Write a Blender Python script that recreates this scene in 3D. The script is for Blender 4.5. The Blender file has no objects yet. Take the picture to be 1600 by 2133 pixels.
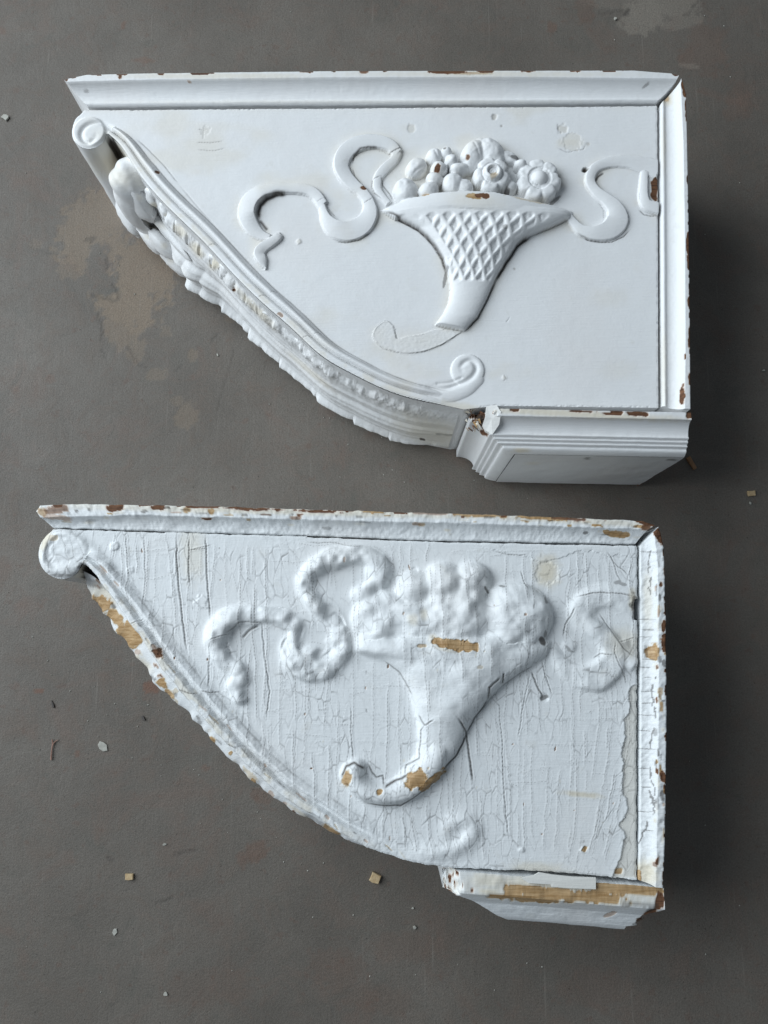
import bpy, math, random
import numpy as np
from mathutils import Vector

# ------------------------------------------------------------------ camera, world, lamps, exposure
F = 1660.0                      # focal length in pixels of the 1600 px wide photograph
H = 0.925                       # height of the lens above the floor
TILT = math.radians(9.34)
ZP = 0.165                      # face of the side panels above the floor
scene = bpy.context.scene
cam_d = bpy.data.cameras.new('camera')
cam = bpy.data.objects.new('camera', cam_d)
scene.collection.objects.link(cam)
cam_d.sensor_fit = 'HORIZONTAL'
cam_d.sensor_width = 36.0
cam_d.lens = 36.0 * F / 1600.0
cam_d.clip_start = 0.01
cam_d.clip_end = 100
cam.location = (0, 0, H)
cam.rotation_euler = (TILT, 0, 0)
scene.camera = cam

world = bpy.data.worlds.new("World")
scene.world = world
world.use_nodes = True
bg = world.node_tree.nodes['Background']
bg.inputs['Color'].default_value = (0.74, 0.87, 1.0, 1)
bg.inputs['Strength'].default_value = 0.15

def area(name, loc, target, sx, sy, power, col):
    ld = bpy.data.lights.new(name, 'AREA')
    ld.shape = 'RECTANGLE'; ld.size = sx; ld.size_y = sy
    ld.energy = power; ld.color = col
    o = bpy.data.objects.new(name, ld)
    scene.collection.objects.link(o)
    o.location = loc
    d = Vector(target) - Vector(loc)
    o.rotation_euler = d.to_track_quat('-Z', 'Y').to_euler()
    return o
area('doorway_daylight', (-2.45, 1.05, 1.95), (0.05, 0.15, 0.1), 3.0, 2.8, 158.0, (0.845, 0.93, 1.0))

scene.view_settings.view_transform = 'Standard'
scene.view_settings.look = 'None'
scene.view_settings.exposure = 0.0
scene.view_settings.gamma = 1.0

C = scene.collection
RNG = np.random.default_rng(7)
random.seed(7)
ct, st = math.cos(TILT), math.sin(TILT)

# ------------------------------------------------------------------ numeric helpers
def W(p, z):
    """photograph pixel -> plan position on the plane at height z"""
    p = np.atleast_2d(np.asarray(p, float))
    x = (p[:, 0] - 800.0) / F
    y = -(p[:, 1] - 1066.5) / F
    dx, dy, dz = x, y * ct + st, y * st - ct
    t = (z - H) / dz
    return np.stack([dx * t, dy * t], 1)

def PIX(v):
    """world points -> photograph pixels (to place the wear where it is)"""
    x, y, z = v[..., 0], v[..., 1], v[..., 2] - H
    yc = y * ct + z * st
    zc = -(-y * st + z * ct)
    return 800.0 + F * x / zc, 1066.5 - F * yc / zc

TAB = RNG.random((256, 256))
def vnoise(x, y, seed=0):
    x = np.asarray(x, float) + seed * 17.31; y = np.asarray(y, float) + seed * 9.77
    xi = np.floor(x).astype(int); yi = np.floor(y).astype(int)
    fx = x - xi; fy = y - yi
    fx = fx * fx * (3 - 2 * fx); fy = fy * fy * (3 - 2 * fy)
    a = TAB[xi & 255, yi & 255]; b = TAB[(xi + 1) & 255, yi & 255]
    c = TAB[xi & 255, (yi + 1) & 255]; d = TAB[(xi + 1) & 255, (yi + 1) & 255]
    return (a * (1 - fx) + b * fx) * (1 - fy) + (c * (1 - fx) + d * fx) * fy
def fbm(x, y, seed=0, o=4):
    s = 0; a = 0.5; n = 0
    for k in range(o):
        s = s + a * vnoise(x * 2 ** k, y * 2 ** k, seed + k * 3); n += a; a *= 0.5
    return s / n                      # 0..1
def sstep(a, b, x):
    t = np.clip((x - a) / (b - a), 0, 1)
    return t * t * (3 - 2 * t)
def spline(pts, n):
    """Catmull-Rom through rows (any number of columns), resampled evenly by length of the first two"""
    P = np.asarray(pts, float)
    Q = np.vstack([2 * P[0] - P[1], P, 2 * P[-1] - P[-2]])
    out = []
    for i in range(1, len(Q) - 2):
        t = np.linspace(0, 1, 24, endpoint=False)[:, None]
        a, b, c, d = Q[i - 1], Q[i], Q[i + 1], Q[i + 2]
        out.append(0.5 * ((2 * b) + (c - a) * t + (2 * a - 5 * b + 4 * c - d) * t ** 2 + (3 * b - a - 3 * c + d) * t ** 3))
    out.append(P[-1:])
    return even(np.vstack(out), n)
def even(P, n):
    P = np.asarray(P, float)
    d = np.r_[0, np.cumsum(np.hypot(*(np.diff(P[:, :2], axis=0).T)))]
    t = np.linspace(0, d[-1], n)
    return np.stack([np.interp(t, d, P[:, k]) for k in range(P.shape[1])], 1)
def relax(P, s):
    """smooth a traced line along its length, ends kept"""
    r = int(3 * s); k = np.exp(-0.5 * (np.arange(-r, r + 1) / s) ** 2); k /= k.sum()
    Q = P.copy()
    for c in range(P.shape[1]):
        a = P[:, c]; pad = np.r_[2 * a[0] - a[r:0:-1], a, 2 * a[-1] - a[-2:-r - 2:-1]]
        Q[:, c] = np.convolve(pad, k, mode='valid')
    return Q
def length(P):
    return np.hypot(*(np.diff(P[:, :2], axis=0).T)).sum()
def blur(a, s):
    r = max(1, int(3 * s)); k = np.exp(-0.5 * (np.arange(-r, r + 1) / s) ** 2); k /= k.sum()
    for ax in (0, 1):
        p = np.pad(a, [(r, r) if q == ax else (0, 0) for q in (0, 1)], mode='edge')
        o = np.zeros_like(a)
        for i, w in enumerate(k):
            o += w * (p[i:i + a.shape[0]] if ax == 0 else p[:, i:i + a.shape[1]])
        a = o
    return a

# ------------------------------------------------------------------ materials
def nodes(m):
    m.use_nodes = True
    return m.node_tree.nodes, m.node_tree.links
def paint_material(name, base, rough, bump, warm, lump):
    """old white oil paint; the mesh attribute 'wear' says where it is chipped (R rust brown wood,
    G dark grime in cracks and painted ribbon shade, B bare tan wood, A cream ageing)"""
    m = bpy.data.materials.new(name); N, L = nodes(m)
    b = N['Principled BSDF']
    tc = N.new('ShaderNodeTexCoord')
    def noise(scale, detail, rgh=0.6, vec=None):
        n = N.new('ShaderNodeTexNoise'); n.inputs['Scale'].default_value = scale
        n.inputs['Detail'].default_value = detail; n.inputs['Roughness'].default_value = rgh
        L.new(vec or tc.outputs['Object'], n.inputs['Vector']); return n
    def ramp(src, a, bb, c0=(0, 0, 0, 1), c1=(1, 1, 1, 1)):
        r = N.new('ShaderNodeValToRGB'); r.color_ramp.elements[0].position = a; r.color_ramp.elements[1].position = bb
        r.color_ramp.elements[0].color = c0; r.color_ramp.elements[1].color = c1
        L.new(src, r.inputs['Fac']); return r
    def mix(fac, c1, c2, k=1.0):
        x = N.new('ShaderNodeMix'); x.data_type = 'RGBA'
        if k != 1.0:
            mu = N.new('ShaderNodeMath'); mu.operation = 'MULTIPLY'; mu.inputs[1].default_value = k
            L.new(fac, mu.inputs[0]); fac = mu.outputs[0]
        L.new(fac, x.inputs[0])
        for s, c in ((6, c1), (7, c2)):
            if isinstance(c, tuple): x.inputs[s].default_value = c
            else: L.new(c, x.inputs[s])
        return x.outputs[2]
    at = N.new('ShaderNodeAttribute'); at.attribute_name = 'wear'
    sep = N.new('ShaderNodeSeparateColor'); L.new(at.outputs['Color'], sep.inputs['Color'])
    n1 = noise(9, 5); n2 = noise(55, 4); n3 = noise(420, 3)
    col = mix(ramp(n1.outputs['Fac'], 0.45, 0.75).outputs[0], base, warm, 0.55)
    col = mix(ramp(n2.outputs['Fac'], 0.62, 0.82).outputs[0], col, (0.60, 0.57, 0.50, 1), 0.35)
    sp = noise(900, 2)
    col = mix(ramp(sp.outputs['Fac'], 0.73, 0.80).outputs[0], col, (0.30, 0.26, 0.22, 1), 0.30)
    col = mix(at.outputs['Alpha'], col, (0.70, 0.62, 0.46, 1), 0.75)
    mp = N.new('ShaderNodeMapping'); mp.inputs['Scale'].default_value = (30, 420, 160)
    L.new(tc.outputs['Object'], mp.inputs['Vector'])
    gr = noise(1.0, 5, 0.65, mp.outputs[0])
    tan = ramp(gr.outputs['Fac'], 0.3, 0.72, (0.30, 0.165, 0.06, 1), (0.62, 0.44, 0.25, 1)).outputs[0]
    rust = ramp(gr.outputs['Fac'], 0.3, 0.75, (0.070, 0.032, 0.018, 1), (0.23, 0.110, 0.055, 1)).outputs[0]
    col = mix(ramp(sep.outputs[2], 0.03, 0.30).outputs[0], col, (0.66, 0.60, 0.50, 1)); col = mix(ramp(sep.outputs[0], 0.03, 0.30).outputs[0], col, (0.60, 0.50, 0.43, 1))
    col = mix(ramp(sep.outputs[2], 0.38, 0.62).outputs[0], col, tan)
    col = mix(ramp(sep.outputs[0], 0.38, 0.62).outputs[0], col, rust)
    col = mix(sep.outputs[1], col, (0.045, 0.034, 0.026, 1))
    L.new(col, b.inputs['Base Color'])
    rr = ramp(n2.outputs['Fac'], 0.3, 0.8, (rough - .08,) * 3 + (1,), (rough + .14,) * 3 + (1,))
    rx = mix(sep.outputs[0], rr.outputs[0], (0.8, 0.8, 0.8, 1))
    L.new(rx, b.inputs['Roughness'])
    b.inputs['Specular IOR Level'].default_value = 0.30
    # fine relief: brush marks, dust nibs, paint film standing proud of bare wood
    mb = N.new('ShaderNodeMapping'); mb.inputs['Scale'].default_value = (60, 700, 700)
    L.new(tc.outputs['Object'], mb.inputs['Vector'])
    br = noise(1.0, 3, 0.5, mb.outputs[0])
    def add(a, b_, k):
        x = N.new('ShaderNodeMath'); x.operation = 'MULTIPLY_ADD'; x.inputs[1].default_value = k
        L.new(b_, x.inputs[0])
        if a is None: x.inputs[2].default_value = 0
        else: L.new(a, x.inputs[2])
        return x.outputs[0]
    h = add(None, br.outputs['Fac'], 0.95)
    h = add(h, n3.outputs['Fac'], 0.5)
    h = add(h, n2.outputs['Fac'], lump)
    h = add(h, sep.outputs[0], -1.6); h = add(h, sep.outputs[2], -1.6)
    bp = N.new('ShaderNodeBump'); bp.inputs['Strength'].default_value = bump; bp.inputs['Distance'].default_value = 0.0006
    L.new(h, bp.inputs['Height']); L.new(bp.outputs[0], b.inputs['Normal'])
    return m
PAINT1 = paint_material('smooth_white_paint', (0.81, 0.815, 0.815, 1), 0.48, 0.45, (0.78, 0.755, 0.735, 1), 1.0)
PAINT2 = paint_material('crazed_white_paint', (0.79, 0.81, 0.815, 1), 0.48, 0.42, (0.78, 0.765, 0.745, 1), 1.5)

def concrete_material():
    m = bpy.data.materials.new('worn_concrete'); N, L = nodes(m); b = N['Principled BSDF']
    tc = N.new('ShaderNodeTexCoord')
    def noise(scale, detail, rgh=0.6, vec=None, dist=0):
        n = N.new('ShaderNodeTexNoise'); n.inputs['Scale'].default_value = scale
        n.inputs['Detail'].default_value = detail; n.inputs['Roughness'].default_value = rgh
        n.inputs['Distortion'].default_value = dist
        L.new(vec or tc.outputs['Object'], n.inputs['Vector']); return n.outputs['Fac']
    def ramp(src, a, bb):
        r = N.new('ShaderNodeMapRange'); r.inputs[1].default_value = a; r.inputs[2].default_value = bb
        L.new(src, r.inputs[0]); return r.outputs[0]
    def mix(fac, c1, c2, k=1.0):
        mu = N.new('ShaderNodeMath'); mu.operation = 'MULTIPLY'; mu.inputs[1].default_value = k
        L.new(fac, mu.inputs[0])
        x = N.new('ShaderNodeMix'); x.data_type = 'RGBA'; L.new(mu.outputs[0], x.inputs[0])
        for s, c in ((6, c1), (7, c2)):
            if isinstance(c, tuple): x.inputs[s].default_value = c
            else: L.new(c, x.inputs[s])
        return x.outputs[2]
    at = N.new('ShaderNodeAttribute'); at.attribute_name = 'wear'
    sep = N.new('ShaderNodeSeparateColor'); L.new(at.outputs['Color'], sep.inputs['Color'])
    big = noise(5, 6, 0.65); mid = noise(28, 6, 0.7, dist=0.6); fine = noise(520, 3, 0.7); grit = noise(1400, 2)
    col = mix(ramp(big, 0.35, 0.7), (0.130, 0.114, 0.097, 1), (0.190, 0.168, 0.144, 1))
    col = mix(ramp(mid, 0.5, 0.75), col, (0.170, 0.130, 0.104, 1), 0.65)
    red = noise(14, 5, 0.7, dist=1.0); grn = noise(19, 5, 0.7, dist=1.2)
    col = mix(ramp(red, 0.52, 0.72), col, (0.185, 0.125, 0.098, 1), 0.5)
    col = mix(ramp(grn, 0.55, 0.75), col, (0.112, 0.112, 0.096, 1), 0.55)
    blot = noise(75, 3, 0.5)
    col = mix(ramp(blot, 0.62, 0.70), col, (0.150, 0.100, 0.078, 1), 0.45)
    col = mix(ramp(noise(60, 4, 0.5, dist=1.5), 0.64, 0.72), col, (0.128, 0.116, 0.102, 1), 0.4)
    col = mix(sep.outputs[0], col, (0.262, 0.196, 0.135, 1), 0.9)     # worn sandy patches
    col = mix(sep.outputs[1], col, (0.190, 0.085, 0.050, 1), 0.8)     # rust spots
    col = mix(sep.outputs[2], col, (0.330, 0.290, 0.240, 1), 0.9)     # pale worn patches
    col = mix(at.outputs['Alpha'], col, (0.045, 0.040, 0.036, 1), 0.8)  # dark hairlines
    col = mix(ramp(fine, 0.35, 0.75), col, (0.055, 0.048, 0.041, 1), 0.52)
    col = mix(ramp(grit, 0.55, 0.85), col, (0.30, 0.27, 0.23, 1), 0.42)
    pore = noise(300, 2, 0.5); col = mix(ramp(pore, 0.68, 0.76), col, (0.035, 0.030, 0.026, 1), 0.6)
    mps = N.new('ShaderNodeMapping'); mps.inputs['Scale'].default_value = (330, 10, 1); mps.inputs['Rotation'].default_value = (0, 0, 0.55); L.new(tc.outputs['Object'], mps.inputs['Vector'])
    col = mix(ramp(noise(1, 2, 0.5, mps.outputs[0]), 0.66, 0.78), col, (0.26, 0.235, 0.205, 1), 0.30)
    L.new(col, b.inputs['Base Color'])
    r = N.new('ShaderNodeMapRange'); r.inputs[3].default_value = 0.42; r.inputs[4].default_value = 0.7
    L.new(mid, r.inputs[0]); L.new(r.outputs[0], b.inputs['Roughness'])
    b.inputs['Specular IOR Level'].default_value = 0.3
    def add(a, b_, k):
        x = N.new('ShaderNodeMath'); x.operation = 'MULTIPLY_ADD'; x.inputs[1].default_value = k; L.new(b_, x.inputs[0])
        if a is None: x.inputs[2].default_value = 0
        else: L.new(a, x.inputs[2])
        return x.outputs[0]
    mp = N.new('ShaderNodeMapping'); mp.inputs['Scale'].default_value = (260, 14, 1); mp.inputs['Rotation'].default_value = (0, 0, 0.5)
    L.new(tc.outputs['Object'], mp.inputs['Vector'])
    scr = noise(1, 3, 0.6, mp.outputs[0])
    h = add(None, fine, 1.0); h = add(h, grit, 0.6); h = add(h, mid, 3.0); h = add(h, scr, 0.35)
    h = add(h, sep.outputs[0], -0.8); h = add(h, at.outputs['Alpha'], -1.5)
    bp = N.new('ShaderNodeBump'); bp.inputs['Strength'].default_value = 0.5; bp.inputs['Distance'].default_value = 0.0007
    L.new(h, bp.inputs['Height']); L.new(bp.outputs[0], b.inputs['Normal'])
    return m
CONCRETE = concrete_material()

def plain(name, c1, c2, rough=0.7, scale=90):
    m = bpy.data.materials.new(name); N, L = nodes(m); b = N['Principled BSDF']
    tc = N.new('ShaderNodeTexCoord'); n = N.new('ShaderNodeTexNoise'); n.inputs['Scale'].default_value = scale
    n.inputs['Detail'].default_value = 4
    L.new(tc.outputs['Object'], n.inputs['Vector'])
    r = N.new('ShaderNodeValToRGB'); r.color_ramp.elements[0].position = 0.3; r.color_ramp.elements[1].position = 0.7
    r.color_ramp.elements[0].color = c1 + (1,); r.color_ramp.elements[1].color = c2 + (1,)
    L.new(n.outputs['Fac'], r.inputs['Fac']); L.new(r.outputs[0], b.inputs['Base Color'])
    b.inputs['Roughness'].default_value = rough
    bp = N.new('ShaderNodeBump'); bp.inputs['Strength'].default_value = 0.5; bp.inputs['Distance'].default_value = 0.0006
    L.new(n.outputs['Fac'], bp.inputs['Height']); L.new(bp.outputs[0], b.inputs['Normal'])
    return m
TANWOOD = plain('bare_tan_wood', (0.42, 0.29, 0.15), (0.58, 0.45, 0.27), scale=260)
BROWNWOOD = plain('bare_brown_wood', (0.22, 0.11, 0.05), (0.36, 0.20, 0.10), scale=200)
FLAKE = plain('loose_paint_flake', (0.34, 0.33, 0.29), (0.46, 0.45, 0.40), scale=220)
TWIG = plain('dry_reddish_stem', (0.22, 0.12, 0.09), (0.34, 0.20, 0.15), scale=300)
DARKBIT = plain('dark_splinter', (0.03, 0.025, 0.022), (0.06, 0.05, 0.045), scale=300)

# ------------------------------------------------------------------ mesh building
def mesh(name, V, quads, mat, parent=None, wear=None, normals=None, tris=None):
    V = np.asarray(V, np.float32) - (np.array(origin_of(parent), np.float32) if parent is not None else 0); quads = np.asarray(quads, np.int32).reshape(-1, 4)
    me = bpy.data.meshes.new(name)
    tris = np.zeros((0, 3), np.int32) if tris is None else np.asarray(tris, np.int32).reshape(-1, 3)
    me.vertices.add(len(V)); me.vertices.foreach_set('co', V.ravel())
    nl = quads.size + tris.size
    me.loops.add(nl); me.loops.foreach_set('vertex_index', np.r_[quads.ravel(), tris.ravel()].astype(np.int32))
    npoly = len(quads) + len(tris)
    me.polygons.add(npoly)
    ls = np.r_[np.arange(len(quads)) * 4, len(quads) * 4 + np.arange(len(tris)) * 3].astype(np.int32)
    me.polygons.foreach_set('loop_start', ls)
    me.polygons.foreach_set('use_smooth', np.ones(npoly, bool))
    me.update(calc_edges=True)
    if wear is not None:
        a = me.attributes.new('wear', 'FLOAT_COLOR', 'POINT')
        a.data.foreach_set('color', np.asarray(wear, np.float32).ravel())
    if normals is not None:
        me.normals_split_custom_set_from_vertices(np.asarray(normals, np.float32))
    me.materials.append(mat)
    o = bpy.data.objects.new(name, me); C.objects.link(o)
    if parent is not None:
        o.parent = parent
    return o
def origin_of(o):
    v = Vector((0, 0, 0))
    while o is not None:
        v = v + o.location; o = o.parent
    return v
def strip_quads(nu, nv, flip=False):
    i = np.arange(nu - 1)[:, None]; j = np.arange(nv - 1)[None, :]
    a = i * nv + j
    q = np.stack([a, a + nv, a + nv + 1, a + 1], -1).reshape(-1, 4)
    return q[:, ::-1] if flip else q
def thing(name, label, cat, loc, group=None):
    o = bpy.data.objects.new(name, None); C.objects.link(o); o.location = loc
    o['label'] = label; o['category'] = cat
    if group: o['group'] = group
    o.empty_display_size = 0.05
    return o

def blotches(u, v, spots, seed=0):
    """spots: (u, v, ru, rv, angle deg, channel, strength) in photograph pixels, ragged edged"""
    out = np.zeros(u.shape + (4,))
    if not len(spots): return out
    n = fbm(u / 9.0, v / 9.0, seed, 4) - 0.5
    n2 = fbm(u / 28.0, v / 28.0, seed + 5, 3) - 0.5
    for (cu, cv, ru, rv, ang, ch, s) in spots:
        m = (np.abs(u - cu) < 2 * max(ru, rv)) & (np.abs(v - cv) < 2 * max(ru, rv))
        if not m.any(): continue
        a = math.radians(ang); du = u[m] - cu; dv = v[m] - cv
        x = (du * math.cos(a) + dv * math.sin(a)) / ru; y = (-du * math.sin(a) + dv * math.cos(a)) / rv
        r = (np.abs(x) ** 2.6 + np.abs(y) ** 2.6) ** (1 / 2.6)
        k = sstep(-0.22, 0.16, 1 - r + n[m] * 1.1 + n2[m] * 0.35) if ch != 3 else sstep(-0.5, 0.7, 1 - r + n[m] * 0.6) 
        out[m, ch] = np.maximum(out[m, ch], k * s)
    return out

# ------------------------------------------------------------------ relief grids
class Grid:
    def __init__(s, px_box, step):
        c = W([(px_box[0], px_box[1]), (px_box[2], px_box[1]), (px_box[0], px_box[3]), (px_box[2], px_box[3])], ZP)
        s.x = np.arange(c[:, 0].min(), c[:, 0].max(), step); s.y = np.arange(c[:, 1].min(), c[:, 1].max(), step)
        s.step = step
        s.X, s.Y = np.meshgrid(s.x, s.y)
        s.h = np.zeros_like(s.X); s.lab = np.zeros(s.X.shape, int)
        s.wear = np.zeros(s.X.shape + (4,))
        s.U, s.V = PIX(np.stack([s.X, s.Y, np.full_like(s.X, ZP)], -1))
    def box(s, P, m):
        i0, i1 = np.searchsorted(s.y, [P[:, 1].min() - m, P[:, 1].max() + m])
        j0, j1 = np.searchsorted(s.x, [P[:, 0].min() - m, P[:, 0].max() + m])
        return slice(i0, i1), slice(j0, j1)
    def nearest(s, P, m):
        """distance to the samples P, index of nearest and lateral sign, inside the box of P grown by m"""
        b = s.box(P, m)
        X = s.X[b]; Y = s.Y[b]; q = np.stack([X.ravel(), Y.ravel()], 1)
        d = np.empty(len(q)); k = np.empty(len(q), int)
        for a in range(0, len(q), 20000):
            dd = ((q[a:a + 20000, None, :] - P[None, :, :2]) ** 2).sum(-1)
            kk = dd.argmin(1); k[a:a + 20000] = kk; d[a:a + 20000] = np.sqrt(dd[np.arange(len(kk)), kk])
        T = np.gradient(P[:, :2], axis=0); T /= np.linalg.norm(T, axis=1)[:, None] + 1e-12
        r = q - P[k, :2]
        side = T[k, 0] * r[:, 1] - T[k, 1] * r[:, 0]
        along = T[k, 0] * r[:, 0] + T[k, 1] * r[:, 1]
        sh = X.shape
        return b, d.reshape(sh), k.reshape(sh), side.reshape(sh), along.reshape(sh)
    def put(s, b, hh, mask, label, mode='max'):
        cur = s.h[b]
        w = mask & (hh > cur) if mode == 'max' else mask
        cur[w] = hh[w]
        if label is not None:
            s.lab[b][w] = label
    def ribbon(s, pts, label, hz, dome=0.0012, n=320, soft=0.0006):
        """pts rows: u, v, half width px, height of left edge mm, height of right edge mm"""
        P = spline(pts, n); XY = W(P[:, :2], ZP + hz)
        hw = P[:, 2] * 0.00046
        m = hw.max() + 0.002
        b, d, k, side, along = s.nearest(np.c_[XY], m)
        q = side / hw[k]
        t = (np.clip(q, -1, 1) + 1) / 2
        hh = (P[k, 3] * t + P[k, 4] * (1 - t)) * 0.001 + dome * (1 - np.clip(q, -1, 1) ** 2)
        ok = (np.abs(q) < 1) & (np.abs(along) < 0.0012)
        edge = (1 - np.abs(q)) * hw[k]
        hh = hh * sstep(-0.0002, soft, edge) ** 0.6
        s.put(b, hh, ok, label)
    def dome(s, u, v, ru, rv, ang, base, ht, label, power=0.5, hz=None):
        c = W([(u, v)], ZP + (hz if hz is not None else base))[0]
        R = max(ru, rv) * 0.00047
        b = s.box(np.array([c]), R * 1.1)
        a = math.radians(-ang); dx = (s.X[b] - c[0]) / 0.00046; dy = (s.Y[b] - c[1]) / 0.00046
        x = (dx * math.cos(a) + dy * math.sin(a)) / ru; y = (-dx * math.sin(a) + dy * math.cos(a)) / rv
        r2 = x * x + y * y
        hh = base + ht * np.clip(1 - r2, 0, 1) ** power
        s.put(b, hh, r2 < 1, label)
        return b, np.sqrt(r2), np.arctan2(y, x), c
    def line(s, pts, width, depth, grime, lip=0.0, wob=0.0, seed=0, hz=0.0, n=None, smooth=False):
        """a crack, scratch or painted shade line: groove of given half width (mm) and depth (mm), optional raised lips"""
        P = np.asarray(pts, float)
        L = length(P)
        n = n or max(8, int(L / 2.0))
        P = spline(P, n) if smooth else even(P, n)
        if wob:
            t = np.arange(n) * L / n
            T = np.gradient(P, axis=0); T /= np.linalg.norm(T, axis=1)[:, None] + 1e-9
            o = (fbm(t / 14.0, np.full(n, seed * 3.7), seed, 3) - 0.5) * 2 * wob
            P = P + np.stack([-T[:, 1], T[:, 0]], 1) * o[:, None]
        XY = W(P, ZP + hz); w = width * 0.001
        m = w * 3 + (0.0016 if lip else 0)
        b, d, k, side, along = s.nearest(XY, m)
        t = k / max(1, n - 1)
        fade = np.clip(np.minimum(t, 1 - t) * 9, 0.15, 1)
        g = np.exp(-(d / w) ** 2) * fade
        s.h[b] += -depth * 0.001 * g + lip * 0.001 * np.exp(-((d - w * 2.0) / 0.0006) ** 2) * fade
        s.wear[b][..., 1] = np.maximum(s.wear[b][..., 1], np.clip(g * grime, 0, 1))
    def polymask(s, P):
        """inside test of polygon P (plan metres)"""
        ins = np.zeros(s.X.shape, bool)
        x0, y0 = P[:, 0], P[:, 1]; x1, y1 = np.roll(x0, -1), np.roll(y0, -1)
        for i, yy in enumerate(s.y):
            m = (y0 <= yy) != (y1 <= yy)
            if not m.any(): continue
            xs = np.sort(x0[m] + (yy - y0[m]) / (y1[m] - y0[m]) * (x1[m] - x0[m]))
            c = np.searchsorted(xs, s.x)
            ins[i] = c % 2 == 1
        return ins
    def near_dist(s, P, reach):
        """distance to polyline samples P, exact within reach, large beyond"""
        D = np.full(s.X.shape, 9.0); K = np.zeros(s.X.shape, int)
        step = max(1, len(P) // 60)
        for a in range(0, len(P), step):
            Q = P[a:a + step + 1]
            b = s.box(Q, reach)
            X = s.X[b].ravel(); Y = s.Y[b].ravel()
            if not len(X): continue
            dd = (X[:, None] - Q[None, :, 0]) ** 2 + (Y[:, None] - Q[None, :, 1]) ** 2
            kk = dd.argmin(1); dm = np.sqrt(dd[np.arange(len(X)), kk]).reshape(s.X[b].shape); kk = (kk + a).reshape(dm.shape)
            w = dm < D[b]
            D[b][w] = dm[w]; K[b][w] = kk[w]
        return D, K
    def build(s, outline, names, mat, parent_for, extra=None):
        """cut the relief along the outline and split it into one mesh per label"""
        ins = s.polymask(outline)
        D, K = s.near_dist(outline, 0.004)
        keep = ins | (D < 0.45 * s.step)
        f = keep[:-1, :-1] & keep[1:, :-1] & keep[:-1, 1:] & keep[1:, 1:]
        X = s.X.copy(); Y = s.Y.copy()
        cnt = np.zeros(s.X.shape, int)
        for a in (0, 1):
            for b in (0, 1):
                cnt[a:a + f.shape[0], b:b + f.shape[1]] += f
        rim = (cnt > 0) & (cnt < 4) & (D < 1.6 * s.step)
        X[rim] = outline[K[rim], 0]; Y[rim] = outline[K[rim], 1]
        gy, gx = np.gradient(s.h, s.step)
        nn = np.stack([-gx, -gy, np.ones_like(gx)], -1); nn /= np.linalg.norm(nn, axis=-1)[..., None]
        P = np.stack([X, Y, ZP + s.h], -1)
        ny, nx = s.X.shape
        idx = np.arange(ny * nx).reshape(ny, nx)
        quads = np.stack([idx[:-1, :-1], idx[:-1, 1:], idx[1:, 1:], idx[1:, :-1]], -1)
        fl = np.where(f, s.lab[:-1, :-1], -1)
        made = {}
        order = sorted(names)
        for l in order:
            q = quads[fl == l]
            if not len(q): continue
            used, inv = np.unique(q, return_inverse=True)
            nm, par = names[l]
            par = made.get(par, par) if isinstance(par, int) else par
            made[l] = mesh(nm, P.reshape(-1, 3)[used], inv.reshape(-1, 4), mat, par,
                           s.wear.reshape(-1, 4)[used], nn.reshape(-1, 3)[used])
        return made

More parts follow.
